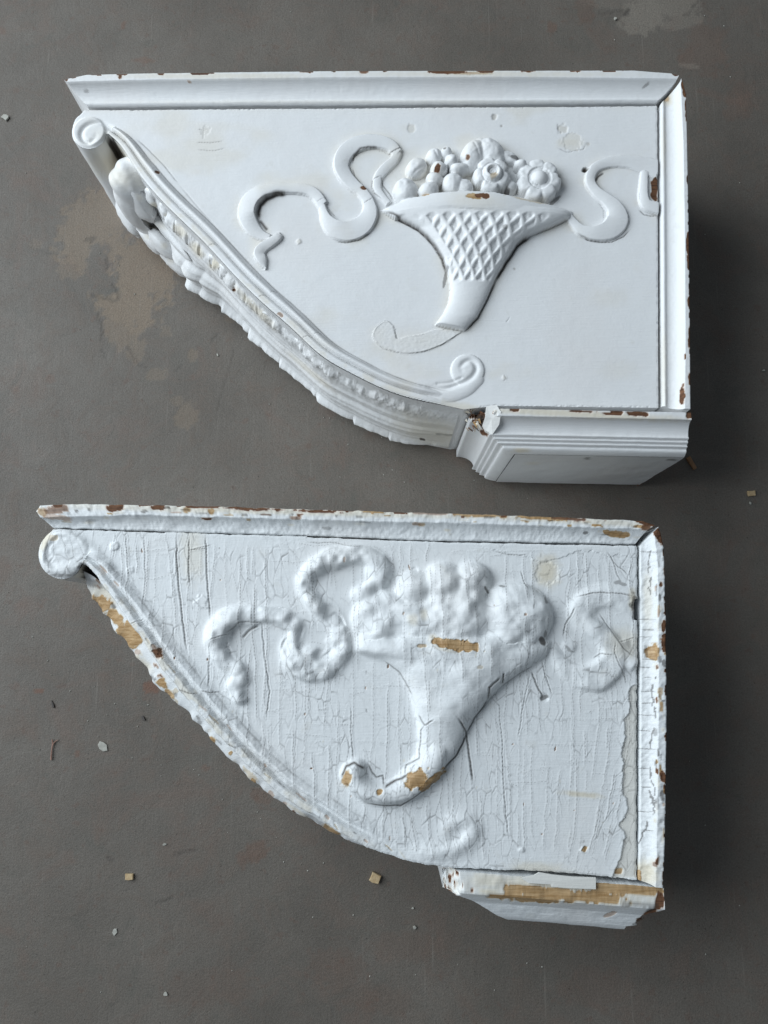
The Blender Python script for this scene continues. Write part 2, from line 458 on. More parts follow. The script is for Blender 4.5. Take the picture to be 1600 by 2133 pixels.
def moulding(name, parent, mat, inner, outer, lip, hp, n, rough=0.0, seed=0, spots=(), edge=0.0, bead=True, soft=False, top_round=0.001, wear_scale=1.0, floor_z=0.012):
    """picture-frame moulding: bead, cove and outer fillet between three traced lines, with solid mitred ends"""
    I = even(np.asarray(inner, float), n); O = even(np.asarray(outer, float), n); E = even(np.asarray(lip, float), n)
    I = np.c_[W(I, ZP), np.zeros(n)]; O = np.c_[W(O, ZP + hp), np.zeros(n)]; E = np.c_[W(E, ZP + hp), np.zeros(n)]
    prof = []          # (line a, line b, k, z above ZP)
    prof.append((0, 0.0, -ZP + floor_z))
    prof.append((0, 0.0, -0.004)); prof.append((0, 0.0, -0.0005))
    bw = 0.24 if bead else 0.06
    for q in np.linspace(0, 1, 9):
        prof.append((0, bw * q, (0.0010 + 0.0024 * math.sin(math.pi * min(1, q * 0.96)) ** 0.8) if bead else 0.001 * q))
    for q in np.linspace(0.05, 1, 16):
        z0 = 0.0012
        prof.append((0, bw + (1 - bw) * q, z0 + (hp - z0) * (1 - math.sqrt(max(0, 1 - (q * 0.97) ** 2))) / (1 - math.sqrt(1 - 0.97 ** 2))))
    for q in np.linspace(0.08, 0.86, 7):
        prof.append((1, q, hp))
    for a in (0.35, 0.7, 1.0):
        prof.append((1, 0.86 + 0.14 * math.sin(a * math.pi / 2), hp - top_round * (1 - math.cos(a * math.pi / 2))))
    for z in (0.0, -0.02, -0.08):
        prof.append((1, 1.0, z))
    prof.append((1, 1.0, -ZP + floor_z))
    m = len(prof)
    V = np.zeros((n, m, 3))
    for j, (seg, k, z) in enumerate(prof):
        a, b = (I, O) if seg == 0 else (O, E)
        V[:, j, :2] = a[:, :2] * (1 - k) + b[:, :2] * k
        V[:, j, 2] = ZP + z
    u, v = PIX(V)
    zz = np.array([p[2] for p in prof])
    face = (zz > -0.003)[None, :]
    if rough:
        nz = (fbm(V[..., 0] * 70, V[..., 1] * 70, seed, 4) - 0.5) * 2
        n2 = (fbm(V[..., 0] * 320, V[..., 1] * 320, seed + 4, 3) - 0.5) * 2
        V[..., 2] += face * (nz * rough + n2 * rough * 0.55)
        sw = (fbm(V[..., 0] * 110, V[..., 1] * 110, seed + 9, 3) - 0.5) * 2 * rough * 0.8
        V[..., 1] += sw; V[..., 0] += sw * 0.4
    wear = blotches(u, v, spots, seed)
    if edge:
        kk = np.array([1.0 if (s_ == 1) else 0.0 for (s_, k, z) in prof]); arr = np.array([k if s_ == 1 else 0 for (s_, k, z) in prof])
        prox = np.exp(-((arr - 0.9) / 0.30) ** 2) * kk
        g = fbm(u / 26, v / 26, seed + 2, 4)
        ch = sstep(0.0, 0.03, prox[None, :] * edge + g - 0.93)
        wear[..., 0] = np.maximum(wear[..., 0], ch * face)
    V[..., 2] -= np.maximum(wear[..., 0], wear[..., 2]) * 0.0005 * face
    quads = strip_quads(n, m, flip=True)
    Vf = [V.reshape(-1, 3)]; Q = [quads]; Wf = [wear.reshape(-1, 4)]
    base = n * m
    for e, fl in ((0, False), (n - 1, True)):            # solid ends
        T = V[e, 1:-1].copy(); Bm = T.copy(); Bm[:, 2] = floor_z
        mm = len(T)
        Vf.append(np.stack([T, Bm], 1).reshape(-1, 3)); Wf.append(np.repeat(np.array([[0.0, 0.0, 0.0, 0.0]]), mm * 2, 0))
        Q.append(strip_quads(mm, 2, flip=fl) + base); base += mm * 2
    o = mesh(name, np.vstack(Vf), np.vstack(Q), mat, parent, np.vstack(Wf))
    return o

def walls(name, parent, mat, outline, ztop, zbot, nz, rough, spots=(), seed=0, stain=None):
    n = len(outline)
    P = np.vstack([outline, outline[:1]])
    z = np.linspace(ztop, zbot, nz)
    T = np.gradient(P, axis=0); T /= np.linalg.norm(T, axis=1)[:, None] + 1e-9
    nrm = np.stack([T[:, 1], -T[:, 0]], 1)
    V = np.zeros((n + 1, nz, 3)); V[..., :2] = P[:, None, :]; V[..., 2] = z[None, :]
    s = np.r_[0, np.cumsum(np.hypot(*np.diff(P, axis=0).T))][:, None]
    d = (fbm(s * 60 + 0 * z[None], z[None] * 60 + 0 * s, seed, 4) - 0.5) * 2 * rough
    d[:, 0] = 0; d[-1] = d[0]
    V[..., :2] += nrm[:, None, :] * d[..., None]
    u, v = PIX(V)
    wear = blotches(u, v, spots, seed)
    return mesh(name, V.reshape(-1, 3), strip_quads(n + 1, nz), mat, parent, wear.reshape(-1, 4))

def leaf_strip(name, parent, mat, path_px, z0, z1, D, nt, nw, spots=(), seed=0):
    """carved band of leafage lying on the curved underside: D(t in metres, w 0..1, T total) is the relief in metres"""
    P = relax(spline(path_px, 600), 18); XY = even(W(P, ZP), nt)
    T = np.gradient(XY, axis=0); T /= np.linalg.norm(T, axis=1)[:, None]
    nrm = np.stack([T[:, 1], -T[:, 0]], 1)
    if nrm[nt // 2] @ np.array([-1, -1]) < 0: nrm = -nrm
    L = length(XY); t = np.linspace(0, L, nt)[:, None]; w = np.linspace(0, 1, nw)[None, :]
    d = D(t + 0 * w, w + 0 * t, L)
    V = np.zeros((nt, nw, 3)); V[..., :2] = XY[:, None, :] + nrm[:, None, :] * d[..., None]
    V[..., 2] = z0 + (z1 - z0) * w
    u, v = PIX(V)
    return mesh(name, V.reshape(-1, 3), strip_quads(nt, nw), mat, parent, blotches(u, v, spots, seed).reshape(-1, 4))

def lobe(name, parent, mat, uv, z, size, axis_deg, squash, seed, flute=0.12, spots=()):
    """one rounded leaf lobe: a fluted, flattened drop"""
    c = W([uv], z)[0]; n, m = 22, 28
    th = np.linspace(0, math.pi, n)[:, None]; ph = np.linspace(0, 2 * math.pi, m)[None, :]
    r = 1 + flute * np.cos(ph * 5 + seed) * np.sin(th) + 0.10 * np.cos(th * 2 + seed)
    x = r * np.cos(th) * size[0] + 0 * ph; y = r * np.sin(th) * np.cos(ph) * size[1] * squash; zz = r * np.sin(th) * np.sin(ph) * size[2]
    j = (fbm(x * 300 + 5, zz * 300 + y * 200, seed, 3) - 0.5) * 0.0022
    x = x + j; y = y + j
    a = math.radians(axis_deg)
    V = np.stack([c[0] + x * math.cos(a) - y * math.sin(a), c[1] + x * math.sin(a) + y * math.cos(a), z + zz], -1)
    u, v = PIX(V)
    return mesh(name, V.reshape(-1, 3), strip_quads(n, m), mat, parent, blotches(u, v, spots, seed).reshape(-1, 4))

def base_cap(parent, mat, corner_px, right_px, zf, zb, rough, seed, spots, chamfer, e=0.036, kz=0.75, crisp=1.0, xf=1.3, rins=0.0, fil=0.0075):
    """stepped base: fillet, cove, three reeds, ovolo, running round the front and the left face, and the flat block end below"""
    c = W([corner_px], zf)[0]; r = W([right_px], zf)[0]
    pf = [(0, 0.0)]
    es = e / 0.036
    for q in np.linspace(0.15, 1, 6): pf.append((fil * q, 0.0))
    for q in np.linspace(0.06, 1, 12):
        pf.append((fil + (0.0095 + 0.0045 * crisp) * ((1 - math.cos(q * math.pi / 2)) * crisp + q * (1 - crisp)), 0.0150 * (math.sin(q * math.pi / 2) * crisp + q * (1 - crisp))))
    e0, i0 = pf[-1]
    for k in range(3):
        for q in np.linspace(0.1, 1, 7):
            pf.append((e0 + 0.0036 * (k + q), i0 + 0.0032 * (k + q) - 0.0029 * crisp * math.sin(math.pi * q)))
    e0, i0 = pf[-1]
    for q in np.linspace(0.1, 1, 9):
        pf.append((e0 + 0.0062 * q, i0 + 0.0075 * q - 0.0030 * min(1, crisp + .2) * math.sin(math.pi * q)))
    e0, i0 = pf[-1]
    pf.append((e0 + 0.0004, i0 + 0.0022))
    pf = [(a_ * es if a_ > fil else a_, b_) for a_, b_ in pf]
    n1, n2 = 260, 110
    m = len(pf); V = np.zeros((n1 + n2, m, 3)); K = np.zeros((n1 + n2, m))
    dy = (r[1] - c[1])
    for j, (ee, ins) in enumerate(pf):
        a = np.linspace(1, 0, n1)
        xr_ = r[0] - ins * rins * (0.6 + 0.8 * float(fbm(ee * 500.0, ins * 40.0, seed, 2)))
        x = (c[0] + ins * xf) + (xr_ - c[0] - ins * xf) * a
        V[:n1, j, 0] = x; V[:n1, j, 1] = c[1] + dy * (x - c[0]) / (r[0] - c[0]) - ee; V[:n1, j, 2] = zf - ins * kz
        b = np.linspace(0, 1, n2)
        V[n1:, j, 0] = c[0] + ins * xf; V[n1:, j, 1] = c[1] - ee
        V[n1:, j, 2] = (zf - ins * kz) * (1 - b) + (zb + ins * 0.30) * b
        K[:, j] = ee
    nz = (fbm(V[..., 0] * 90 + V[..., 2] * 60, V[..., 1] * 90 + V[..., 2] * 70, seed, 4) - 0.5) * 2 * rough
    n2_ = (fbm(V[..., 0] * 420 + V[..., 2] * 300, V[..., 1] * 420, seed + 3, 3) - 0.5) * rough
    n2_ = n2_ * (0.25 + 0.75 * crisp) + (1 - crisp) * 0.0012 * (fbm(V[..., 0] * 30, K * 420 + V[..., 2] * 40, seed + 5, 3) - 0.5)
    V[..., 2] += nz + n2_; V[..., 1] += nz * 0.7 + n2_
    # the broken corner
    lim = chamfer * (1 + 0.8 * (fbm(V[..., 1] * 260, V[..., 2] * 260 + V[..., 0] * 160, seed + 8, 4) - 0.5))
    g = (V[..., 0] - c[0]) + (zf - V[..., 2])
    cut = np.clip(lim - g, 0, None) * (K < fil + 0.0115)
    V[..., 2] -= cut * 0.8; V[..., 0] += cut * 0.25
    u, v = PIX(V)
    wear = blotches(u, v, spots, seed)
    jag = fbm(u / 5, v / 5, seed + 1, 3)
    wear[..., 3] = np.maximum(wear[..., 3], (cut > 0.0012) * sstep(0.35, 0.6, jag) * 0.7)
    wear[..., 0] = np.maximum(wear[..., 0], (cut > 0.0012) * sstep(0.56, 0.62, jag))
    V[..., 2] -= np.maximum(wear[..., 0], wear[..., 2]) * 0.0005
    # top of the fillet, turned back under the panel
    Q = [strip_quads(n1 + n2, m)]; VV = [V.reshape(-1, 3)]; WW = [wear.reshape(-1, 4)]
    T0 = V[:, 0]; T1 = T0.copy(); T1[:, 2] = np.minimum(T1[:, 2], zf - 0.03); 
    VV.append(np.stack([T0, T1], 1).reshape(-1, 3)); Q.append(strip_quads(n1 + n2, 2) + (n1 + n2) * m); WW.append(np.zeros(((n1 + n2) * 2, 4)))
    o = mesh('base_moulding', np.vstack(VV), np.vstack(Q), mat, parent, np.vstack(WW))
    # block end (flat underside) and back
    j = m - 1
    fr = V[np.linspace(0, n1 - 1, 66).astype(int), j]; bk = fr.copy(); bk[:, 2] = zb + pf[j][1] * 0.30
    B = np.zeros((len(fr), 40, 3)); kk = np.linspace(0, 1, 40)[None, :, None]
    B[:] = fr[:, None] * (1 - kk) + bk[:, None] * kk
    B[..., 1] -= 0.0002
    B[..., 1] += (fbm(B[..., 0] * 40, B[..., 2] * 40, seed + 11, 3) - 0.5) * 0.0015 * (kk[..., 0] > 0)
    u, v = PIX(B)
    mesh('base_block', B.reshape(-1, 3), strip_quads(len(fr), 40), mat, parent, blotches(u, v, spots, seed + 2).reshape(-1, 4))
    # end grain face on the wall side
    E0 = V[0, :]; E1 = E0.copy(); E1[:, 2] = zb
    mesh('base_end', np.stack([E0, E1], 1).reshape(-1, 3), strip_quads(m, 2), mat, parent, np.tile(np.array([[1.0, 0, 0, 0]]), (m * 2, 1)))
    return o

# ------------------------------------------------------------------ floor
def build_floor():
    x = np.r_[-3.0, np.linspace(-1.2, -0.56, 12), np.arange(-0.55, 0.55, 0.0025), np.linspace(0.56, 1.2, 12), 3.0]
    y = np.r_[-3.0, np.linspace(-1.2, -0.48, 12), np.arange(-0.47, 0.86, 0.0025), np.linspace(0.87, 1.5, 12), 3.0]
    X, Y = np.meshgrid(x, y, indexing='ij')
    Z = (fbm(X * 6, Y * 6, 3, 3) - 0.5) * 0.0008
    V = np.stack([X, Y, Z], -1); u, v = PIX(V)
    sand = [(205, 450, 90, 50, -35, 0, .55), (190, 520, 70, 45, 10, 0, .6), (300, 560, 65, 65, 0, 0, .7), (265, 630, 62, 50, 30, 0, .75), (250, 690, 36, 30, 60, 0, .5),
            (285, 730, 16, 22, 20, 0, .4), (325, 780, 22, 12, 0, 0, .35), (390, 865, 22, 26, 20, 0, .4), (370, 835, 12, 10, 0, 0, .3), (145, 560, 26, 20, 0, 0, .35),
            (345, 690, 10, 12, 0, 0, .3), (402, 740, 8, 13, 0, 0, .4), (75, 510, 12, 10, 0, 0, .25), (480, 660, 12, 10, 0, 0, .3)]
    rust = [(318, 1430, 15, 13, 10, 1, .9), (82, 1440, 9, 4, 0, 1, .8), (300, 125, 22, 6, 0, 1, .4), (535, 1775, 24, 18, -20, 1, .42), (505, 1790, 10, 18, 0, 1, .3), (430, 1600, 10, 5, 0, 1, .4),
            (545, 1660, 22, 14, 20, 1, .35), (258, 52, 4, 9, 20, 1, .5), (6, 65, 8, 10, 0, 1, .3), (1150, 60, 10, 14, 0, 1, .4), (1220, 20, 20, 26, 0, 1, .25), (160, 1570, 5, 7, 0, 1, .5),
            (30, 810, 12, 9, 0, 1, .2), (105, 790, 10, 8, 0, 1, .3), (1470, 100, 40, 50, 0, 1, .22), (1540, 210, 30, 40, 0, 1, .2), (1430, 120, 16, 20, 0, 1, .3),
            (700, 2020, 60, 40, 0, 1, .18), (850, 1970, 70, 30, 0, 1, .16), (780, 2080, 70, 30, 10, 1, .15), (1240, 2060, 70, 40, 0, 1, .15), (440, 2060, 90, 40, 0, 1, .12), (60, 1265, 26, 20, 0, 1, .16), (150, 1260, 20, 30, 0, 1, .14)]
    pale = [(1345, 25, 40, 32, 0, 2, .55), (1390, 10, 60, 26, 0, 2, .45), (1325, 50, 32, 18, 20, 2, .5), (1420, 45, 40, 14, -10, 2, .35), (1290, 5, 60, 12, 0, 2, .2), (1435, 137, 20, 5, 8, 2, .35), (1320, 62, 14, 10, 0, 2, .5), (1340, 2, 26, 10, 0, 2, .4)]
    wear = blotches(u, v, sand + rust + pale, 2)
    # bare grey island inside the sandy patch
    isl = blotches(u, v, [(205, 560, 24, 44, 8, 0, 1), (215, 590, 28, 22, 0, 0, 1), (205, 525, 14, 16, 0, 0, 1)], 9)[..., 0]
    wear[..., 0] *= 1 - isl
    # hairlines and scuffs
    def hair(pts, w, s, seed):
        P = spline(pts, 60)
        k = np.arange(60); P = P + np.stack([(fbm(k / 6.0, k * 0 + seed, seed, 3) - .5) * 9, (fbm(k / 6.0, k * 0 + seed + 5, seed, 3) - .5) * 9], 1)
        bx = (u > P[:, 0].min() - 6) & (u < P[:, 0].max() + 6) & (v > P[:, 1].min() - 6) & (v < P[:, 1].max() + 6)
        if not bx.any(): return
        d = np.sqrt(((u[bx][:, None] - P[None, :, 0]) ** 2 + (v[bx][:, None] - P[None, :, 1]) ** 2).min(1))
        wear[..., 3][bx] = np.maximum(wear[..., 3][bx], np.exp(-(d / w) ** 2) * s)
    for i, (p, w, s_) in enumerate([([(235, 590), (247, 605), (240, 625), (190, 615)], 3.0, .6), ([(180, 500), (200, 495), (190, 505)], 3, .6), ([(222, 540), (225, 560)], 2.5, .6),
                                   ([(205, 650), (215, 690), (212, 710)], 3, .5), ([(265, 720), (290, 760), (310, 765)], 3, .4), ([(65, 500), (75, 520), (120, 530)], 2.5, .3), ([(1300, 30), (1310, 20)], 3, .7), ([(1250, 30), (1300, 20)], 2.5, .4),
                                   ([(212, 730), (220, 745)], 2, .5), ([(365, 775), (380, 760)], 2, .4), ([(330, 1880), (360, 1872)], 2.4, .5), ([(365, 1780), (410, 1770)], 3, .5), ([(225, 1785), (235, 1795)], 3, .5), ([(440, 715), (450, 695)], 2.5, .4),
                                   ([(490, 730), (470, 800), (455, 850)], 2.4, .3)]):
        hair(p, w, s_, i)
    me = mesh('floor', V.reshape(-1, 3), strip_quads(len(x), len(y), flip=False), CONCRETE, None, wear.reshape(-1, 4))
    me['kind'] = 'structure'; me['label'] = 'worn grey brown concrete floor with rust spots'
    return me
build_floor()

# ------------------------------------------------------------------ corbel with crisp carving (upper)
def px_space(G, z):
    return PIX(np.stack([G.X, G.Y, np.full_like(G.X, ZP + z)], -1))

def horn_rows(G, left, right, z):
    """rows of the tapering basket: lateral place s (-1..1), half width, mask; left and right are traced sides, top to bottom"""
    U, Vv = px_space(G, z)
    l = np.asarray(left, float); r = np.asarray(right, float)
    lu = np.interp(Vv, l[:, 1], l[:, 0]); ru = np.interp(Vv, r[:, 1], r[:, 0])
    hw = (ru - lu) / 2; s = (U - (lu + ru) / 2) / np.maximum(hw, 1)
    return U, Vv, s, hw

def corbel_one():
    c0 = W([(800, 600)], 0)[0]
    root = thing('corbel', 'smooth white carved corbel with woven flower basket, upper of the two on the floor', 'corbel', (c0[0], c0[1], 0), 'carved wooden corbels on the floor')
    M = PAINT1
    G = Grid((140, 205, 1390, 875), 0.00078)
    # --- outline of the side panel
    scroll = [(176, 229), (168, 238), (158, 247), (152, 261), (150, 277), (153, 291), (162, 301), (172, 307), (184, 309), (198, 307), (210, 300), (217, 291), (220, 282), (222, 277)]
    edge = [(222, 277), (238, 283), (253, 298), (264, 319), (278, 348), (297, 374), (320, 400), (347, 430), (383, 464), (420, 499), (445, 526), (467, 550), (495, 582), (529, 614), (557, 642), (600, 676), (640, 716), (674, 748), (725, 774), (769, 798), (805, 814), (840, 827), (889, 838), (937, 846), (967, 853)]
    E = relax(spline(edge, 900), 28); S = spline(scroll, 160)
    Epx = E.copy()
    nz = np.arange(len(E))
    up = np.stack([np.full(3, 1369.0), [300, 500, 700]], 1)
    top = even([(1369.5, 220.5), (900, 224), (182, 229.5)], 500)
    bot = even([(967, 853), (1000, 849), (1032, 845), (1372, 849)], 250)
    rgt = even([(1372, 849), (1369.5, 219)], 300)
    OUT = np.vstack([W(S[:-1], ZP), W(E[:-1], ZP), W(bot[:-1], ZP), W(rgt[:-1], ZP), W(top[:-1], ZP)])
    EW = W(E, ZP); SW = W(S, ZP)
    px = 0.00046
    names = {0: ('side_panel', root)}
    # --- gentle unevenness of the board
    G.h += (fbm(G.X * 9, G.Y * 9, 1, 3) - 0.5) * 0.0012 + (fbm(G.X * 60, G.Y * 60, 4, 3) - 0.5) * 0.00025
    # --- moulded edge band: fillet, hollow, bead
    D, K = G.near_dist(EW, 0.030)
    t = K / (len(EW) - 1.0)
    sc = np.interp(t, [0, 0.05, 0.12, 0.3, 0.55, 0.8, 0.93, 1], [0.55, 0.75, 0.95, 1.0, 0.98, 0.86, 0.8, 0.6])
    d = D / px / sc
    endf = sstep(0.985, 0.90, t)
    f = np.interp(d, [0, 2, 13, 16.5, 19.5, 21.5, 24.5, 28, 31.5, 34.5, 37, 41, 43, 45, 60], np.array([1.0, 2.5, 2.8, 1.4, -0.5, 1.8, 4.4, 5.1, 4.6, 3.2, 1.8, 0.4, -0.6, 0, 0]) * 1e-3)
    band = (d < 46) & (t > 0.004) & (D < 0.029)
    side_ok = (G.V < np.interp(G.U, Epx[:, 0], Epx[:, 1]) + 3) 
    band &= side_ok
    f = f * endf
    G.h[band] += f[band]; G.lab[band & (d < 43)] = 1
    gn = fbm(G.U / 24, G.V / 24, 13, 3)
    G.wear[..., 1] = np.maximum(G.wear[..., 1], band * endf * (0.30 * np.exp(-((d - 19.5) / 2.6) ** 2) + 0.55 * np.exp(-((d - 43) / 1.6) ** 2)) * (0.4 + gn) )
    G.wear[..., 3] = np.maximum(G.wear[..., 3], band * 0.5 * sstep(.45, .7, gn) * np.exp(-((d - 8) / 8) ** 2))
    names[1] = ('edge_bead', root)
    # --- lower scroll eye
    Cn = W([(974, 772)], ZP)[0]
    rr = np.hypot(G.X - Cn[0], G.Y - Cn[1]) / px
    tail = spline([(880, 818), (930, 824), (968, 812), (992, 790)], 120)
    b, dd, kk, sd, al = G.nearest(W(tail, ZP), 0.010)
    hh = 0.0024 * np.clip(1 - (dd / px / 17.0) ** 2, 0, 1) ** 0.6 * np.clip(kk / 40.0, 0, 1)
    G.put(b, hh, dd < 17 * px, 2)
    disc = 0.0026 * np.clip(1 - (rr / 36.5) ** 2, 0, 1) ** 0.25
    G.put((slice(None), slice(None)), disc, rr < 36.5, 2)
    names[2] = ('scroll_eye', root)
    def groove(pts, w, dep, asym=0.0):
        b, dd, kk, sd, al = G.nearest(W(spline(pts, 160), ZP), 0.008)
        q = dd / px / w
        G.h[b] -= dep * np.exp(-q ** 2) * np.clip(np.minimum(kk, 159 - kk) / 16.0, 0.25, 1)
    groove([(880, 806), (922, 811), (950, 803), (972, 794), (985, 784), (992, 770), (988, 758), (978, 752), (966, 757), (960, 766), (962, 774)], 5.5, 0.0019)
    groove([(905, 800), (935, 797), (955, 791), (966, 786)], 3.5, 0.0010)
    # --- upper scroll face
    Cu = W([(186, 275)], ZP)[0]
    ru = np.hypot(G.X - Cu[0], G.Y - Cu[1]) / px
    volute = (G.U < 224) & (G.V > 240)
    G.h += np.where(ru < 40, 0.0022 * sstep(40, 33, ru), 0)
    ring = spline([(262, 297), (235, 271), (212, 258), (190, 259), (175, 269), (170, 282), (175, 294), (186, 299), (197, 292), (201, 284)], 200)
    b, dd, kk, sd, al = G.nearest(W(ring, ZP), 0.006)
    G.h[b] -= 0.0024 * np.exp(-(dd / px / 5.5) ** 2) * np.clip(np.minimum(kk, 199 - kk) / 30.0, 0.2, 1)
    G.lab[(ru < 37) & (G.U < 224)] = 3
    names[3] = ('scroll_eye', root)
    # --- ribbons (u, v, half width, left mm, right mm)
    L1 = [(560, 492, 8, 1.4, 1.2), (541, 486, 13, 1.6, 1.2), (524, 470, 18, 2.5, 2.0), (513, 445, 20, 2.8, 5.5), (519, 420, 20, 2.8, 6.0), (537, 402, 18, 2.6, 6.2), (562, 393, 15, 2.4, 5.2), (597, 390, 13, 2.4, 3.4), (636, 393, 13, 3.2, 2.6), (658, 405, 13, 3.6, 2.2), (671, 424, 13, 3.6, 2.0)]
    L1b = [(668, 420, 9, 3.2, 1.8), (674, 440, 10, 3.6, 1.8), (681, 458, 15, 4.4, 2.0), (697, 475, 21, 5.0, 2.0), (724, 481, 23, 4.4, 2.4), (752, 470, 23, 3.4, 3.2), (769, 446, 19, 2.6, 4.0), (768, 420, 14, 2.4, 3.8), (754, 399, 13, 2.6, 3.8), (735, 382, 15, 3.4, 3.0), (719, 364, 17, 4.2, 2.4), (711, 342, 18, 4.8, 2.4), (720, 317, 19, 4.6, 3.0), (747, 298, 19, 4.0, 3.4), (783, 293, 17, 3.4, 3.2), (812, 301, 15, 3.2, 2.8), (828, 317, 13, 3.2, 2.6)]
    L1c = [(829, 316, 10, 2.4, 2.6), (820, 333, 11, 2.0, 3.0), (803, 349, 12, 1.8, 3.2), (789, 367, 11, 2.0, 2.8), (786, 389, 10, 2.2, 2.0), (795, 406, 9, 2.4, 1.6), (808, 421, 8, 2.4, 1.2)]
    L1t = [(584, 488, 7, 1.6, 2.2), (578, 493, 10, 2.6, 3.2), (563, 504, 11, 2.2, 3.6), (548, 514, 12, 1.6, 3.8), (540, 526, 13, 1.6, 4.0), (546, 541, 11, 2.2, 3.4), (553, 556, 3, 1.0, 1.2)]
    for q, (pts) in enumerate((L1, L1c, L1b, L1t)):
        G.ribbon(pts, 10, 0.003, dome=0.0009, soft=0.0007)
    b = G.box(W([(500, 380), (590, 510)], ZP), 0)
    names[10] = ('ribbon', root)
    R1 = [(1186, 446, 8, 1.6, 1.4), (1197, 463, 10, 2.8, 1.6), (1214, 479, 13, 3.8, 1.8), (1243, 485, 17, 4.6, 2.0), (1272, 476, 23, 4.2, 2.2), (1287, 455, 25, 3.4, 2.6), (1281, 432, 19, 2.4, 4.0), (1263, 414, 14, 2.2, 4.4), (1243, 398, 12, 2.4, 4.0), (1231, 379, 12, 3.0, 2.8), (1233, 359, 12, 3.2, 2.2), (1247, 344, 12, 3.0, 1.8), (1275, 335, 13, 2.4, 1.4), (1310, 334, 16, 1.6, 1.2), (1345, 341, 21, 0.9, 1.0), (1372, 350, 24, 0.7, 0.8)]
    R1b = [(1344, 356, 9, 1.4, 1.0), (1342, 380, 10, 2.8, 1.6), (1341, 405, 11, 3.6, 1.8), (1348, 425, 13, 3.6, 2.0), (1374, 433, 14, 3.0, 2.0)]
    G.ribbon(R1, 11, 0.003, dome=0.0009, soft=0.0007); G.ribbon(R1b, 11, 0.003, dome=0.0009, soft=0.0007)
    names[11] = ('ribbon', root)
    # --- basket
    left = [(798, 437), (823, 452), (850, 466), (874, 479), (901, 506), (922, 539), (934, 575), (938, 605), (934, 632), (923, 655), (907, 676)]
    right = [(1188, 437), (1186, 455), (1150, 473), (1105, 491), (1075, 512), (1048, 554), (1030, 584), (1015, 620), (994, 662), (968, 689)]
    l = np.array(left)[np.argsort([p[1] for p in left])]; r = np.array(right)[np.argsort([p[1] for p in right])]
    U, Vv, s, hw = horn_rows(G, l, r, 0.001)
    botline = np.interp(U, [905, 930, 968], [677, 683, 690])
    m = (np.abs(s) < 1) & (Vv > 446) & (Vv < botline)
    Hh = np.minimum(0.0165, 0.00046 * hw * 0.42)
    roundness = np.sqrt(np.clip(1 - s * s, 0, 1))
    hh = 0.0015 + Hh * roundness ** 0.85
    # woven lattice
    U2, V2 = px_space(G, 0.013)
    xc = np.interp(V2, [440, 500, 580], [1003, 988, 978]); spc = np.interp(V2, [440, 500, 570], [34, 30, 23.5])
    q = (U2 - xc) / spc; rw = np.interp(V2, [430, 450, 492, 533, 578, 600], [-0.5, 0.0, 1.0, 2.0, 3.0, 3.5])
    wb = (fbm(G.U / 14, G.V / 14, 17, 3) - .5) * 0.22; clog = fbm(G.U / 11, G.V / 11, 18, 3)
    A = q + rw + 0.5 + wb; B = q - rw + 0.5 + wb * .6
    da = np.abs(A - np.round(A)); db = np.abs(B - np.round(B))
    pit = sstep(0.11, 0.30, np.minimum(da, db))
    ext = sstep(0.90, 0.70, np.abs(s + 0.02)) * sstep(442, 452, V2) * sstep(584, 574, V2)
    hh = hh - 0.0021 * pit * ext * (0.45 + 1.1 * clog) + 0.0004 * sstep(0.2, 0.0, np.minimum(da, db)) * ext
    hh = hh * sstep(botline + 0.5, botline - 2, Vv)
    G.put((slice(None), slice(None)), hh, m & (hh > 0.0004), 20)
    names[20] = ('basket', root)
    # --- fruit and flowers: (u, v, ru, rv, angle, base, height, power)
    fr = [(846, 392, 28, 30, -20, .004, .0105, .5), (868, 345, 27, 22, -50, .003, .0085, .5), (893, 392, 25, 19, -25, .006, .0085, .5), (906, 368, 20, 15, 10, .006, .0088, .5),
          (905, 321, 18, 19, 0, .004, .0085, .5), (930, 315, 14, 16, 20, .004, .0095, .5), (915, 348, 20, 18, 0, .006, .0098, .5), (941, 331, 16, 15, 0, .006, .0108, .5), (957, 348, 23, 14, -10, .006, .0095, .5),
          (944, 378, 25, 25, 20, .005, .0105, .5), (968, 386, 21, 20, 0, .005, .009, .5), (985, 320, 27, 42, 22, .004, .0115, .5), (1024, 314, 30, 40, -28, .004, .0105, .5), (1004, 296, 20, 12, 10, .003, .007, .5), (1060, 325, 26, 15, 20, .003, .0065, .5), (1086, 339, 15, 12, 0, .006, .008, .5), (1064, 386, 16, 14, 0, .004, .008, .5)]
    for i, (u, v, a, bb, ang, ba, ht, pw) in enumerate(fr):
        G.dome(u, v, a, bb, ang, ba, ht, 30 + i, pw, hz=ba + ht * 0.6)
        names[30 + i] = ('fruit', 20)
    fm = (G.lab >= 30) & (G.lab < 60); G.h[fm] += ((fbm(G.U / 17, G.V / 17, 24, 3) - .5) * 0.0030)[fm]
    # creases that mark the pods
    for pts in ([(858, 360), (885, 340)], [(985, 290), (1000, 330), (996, 352)], [(905, 310), (915, 330)]):
        G.line([p for p in pts], 1.2, 0.9, 0.0, hz=0.012)
    def flower(u, v, R, npet, base, ht, label, notch, ring, rot):
        c = W([(u, v)], ZP + base + ht * 0.7)[0]
        dx = (G.X - c[0]) / px; dy = (G.Y - c[1]) / px
        rad = np.hypot(dx, dy); th = np.arctan2(dy, dx) + rot
        cs = np.abs(np.cos(th * npet / 2.0))                        # 0 at the notches
        out = R * (1 - notch * (1 - cs) ** 2.2)
        q = rad / out
        body = base + ht * np.clip(1 - q ** 6, 0, 1) ** 0.5
        body = body + (fbm(dx / 16 + u, dy / 16, 23, 3) - .5) * 0.0022 - 0.0007 * np.clip(1 - cs / 0.4, 0, 1) * sstep(0.45, 0.95, q)
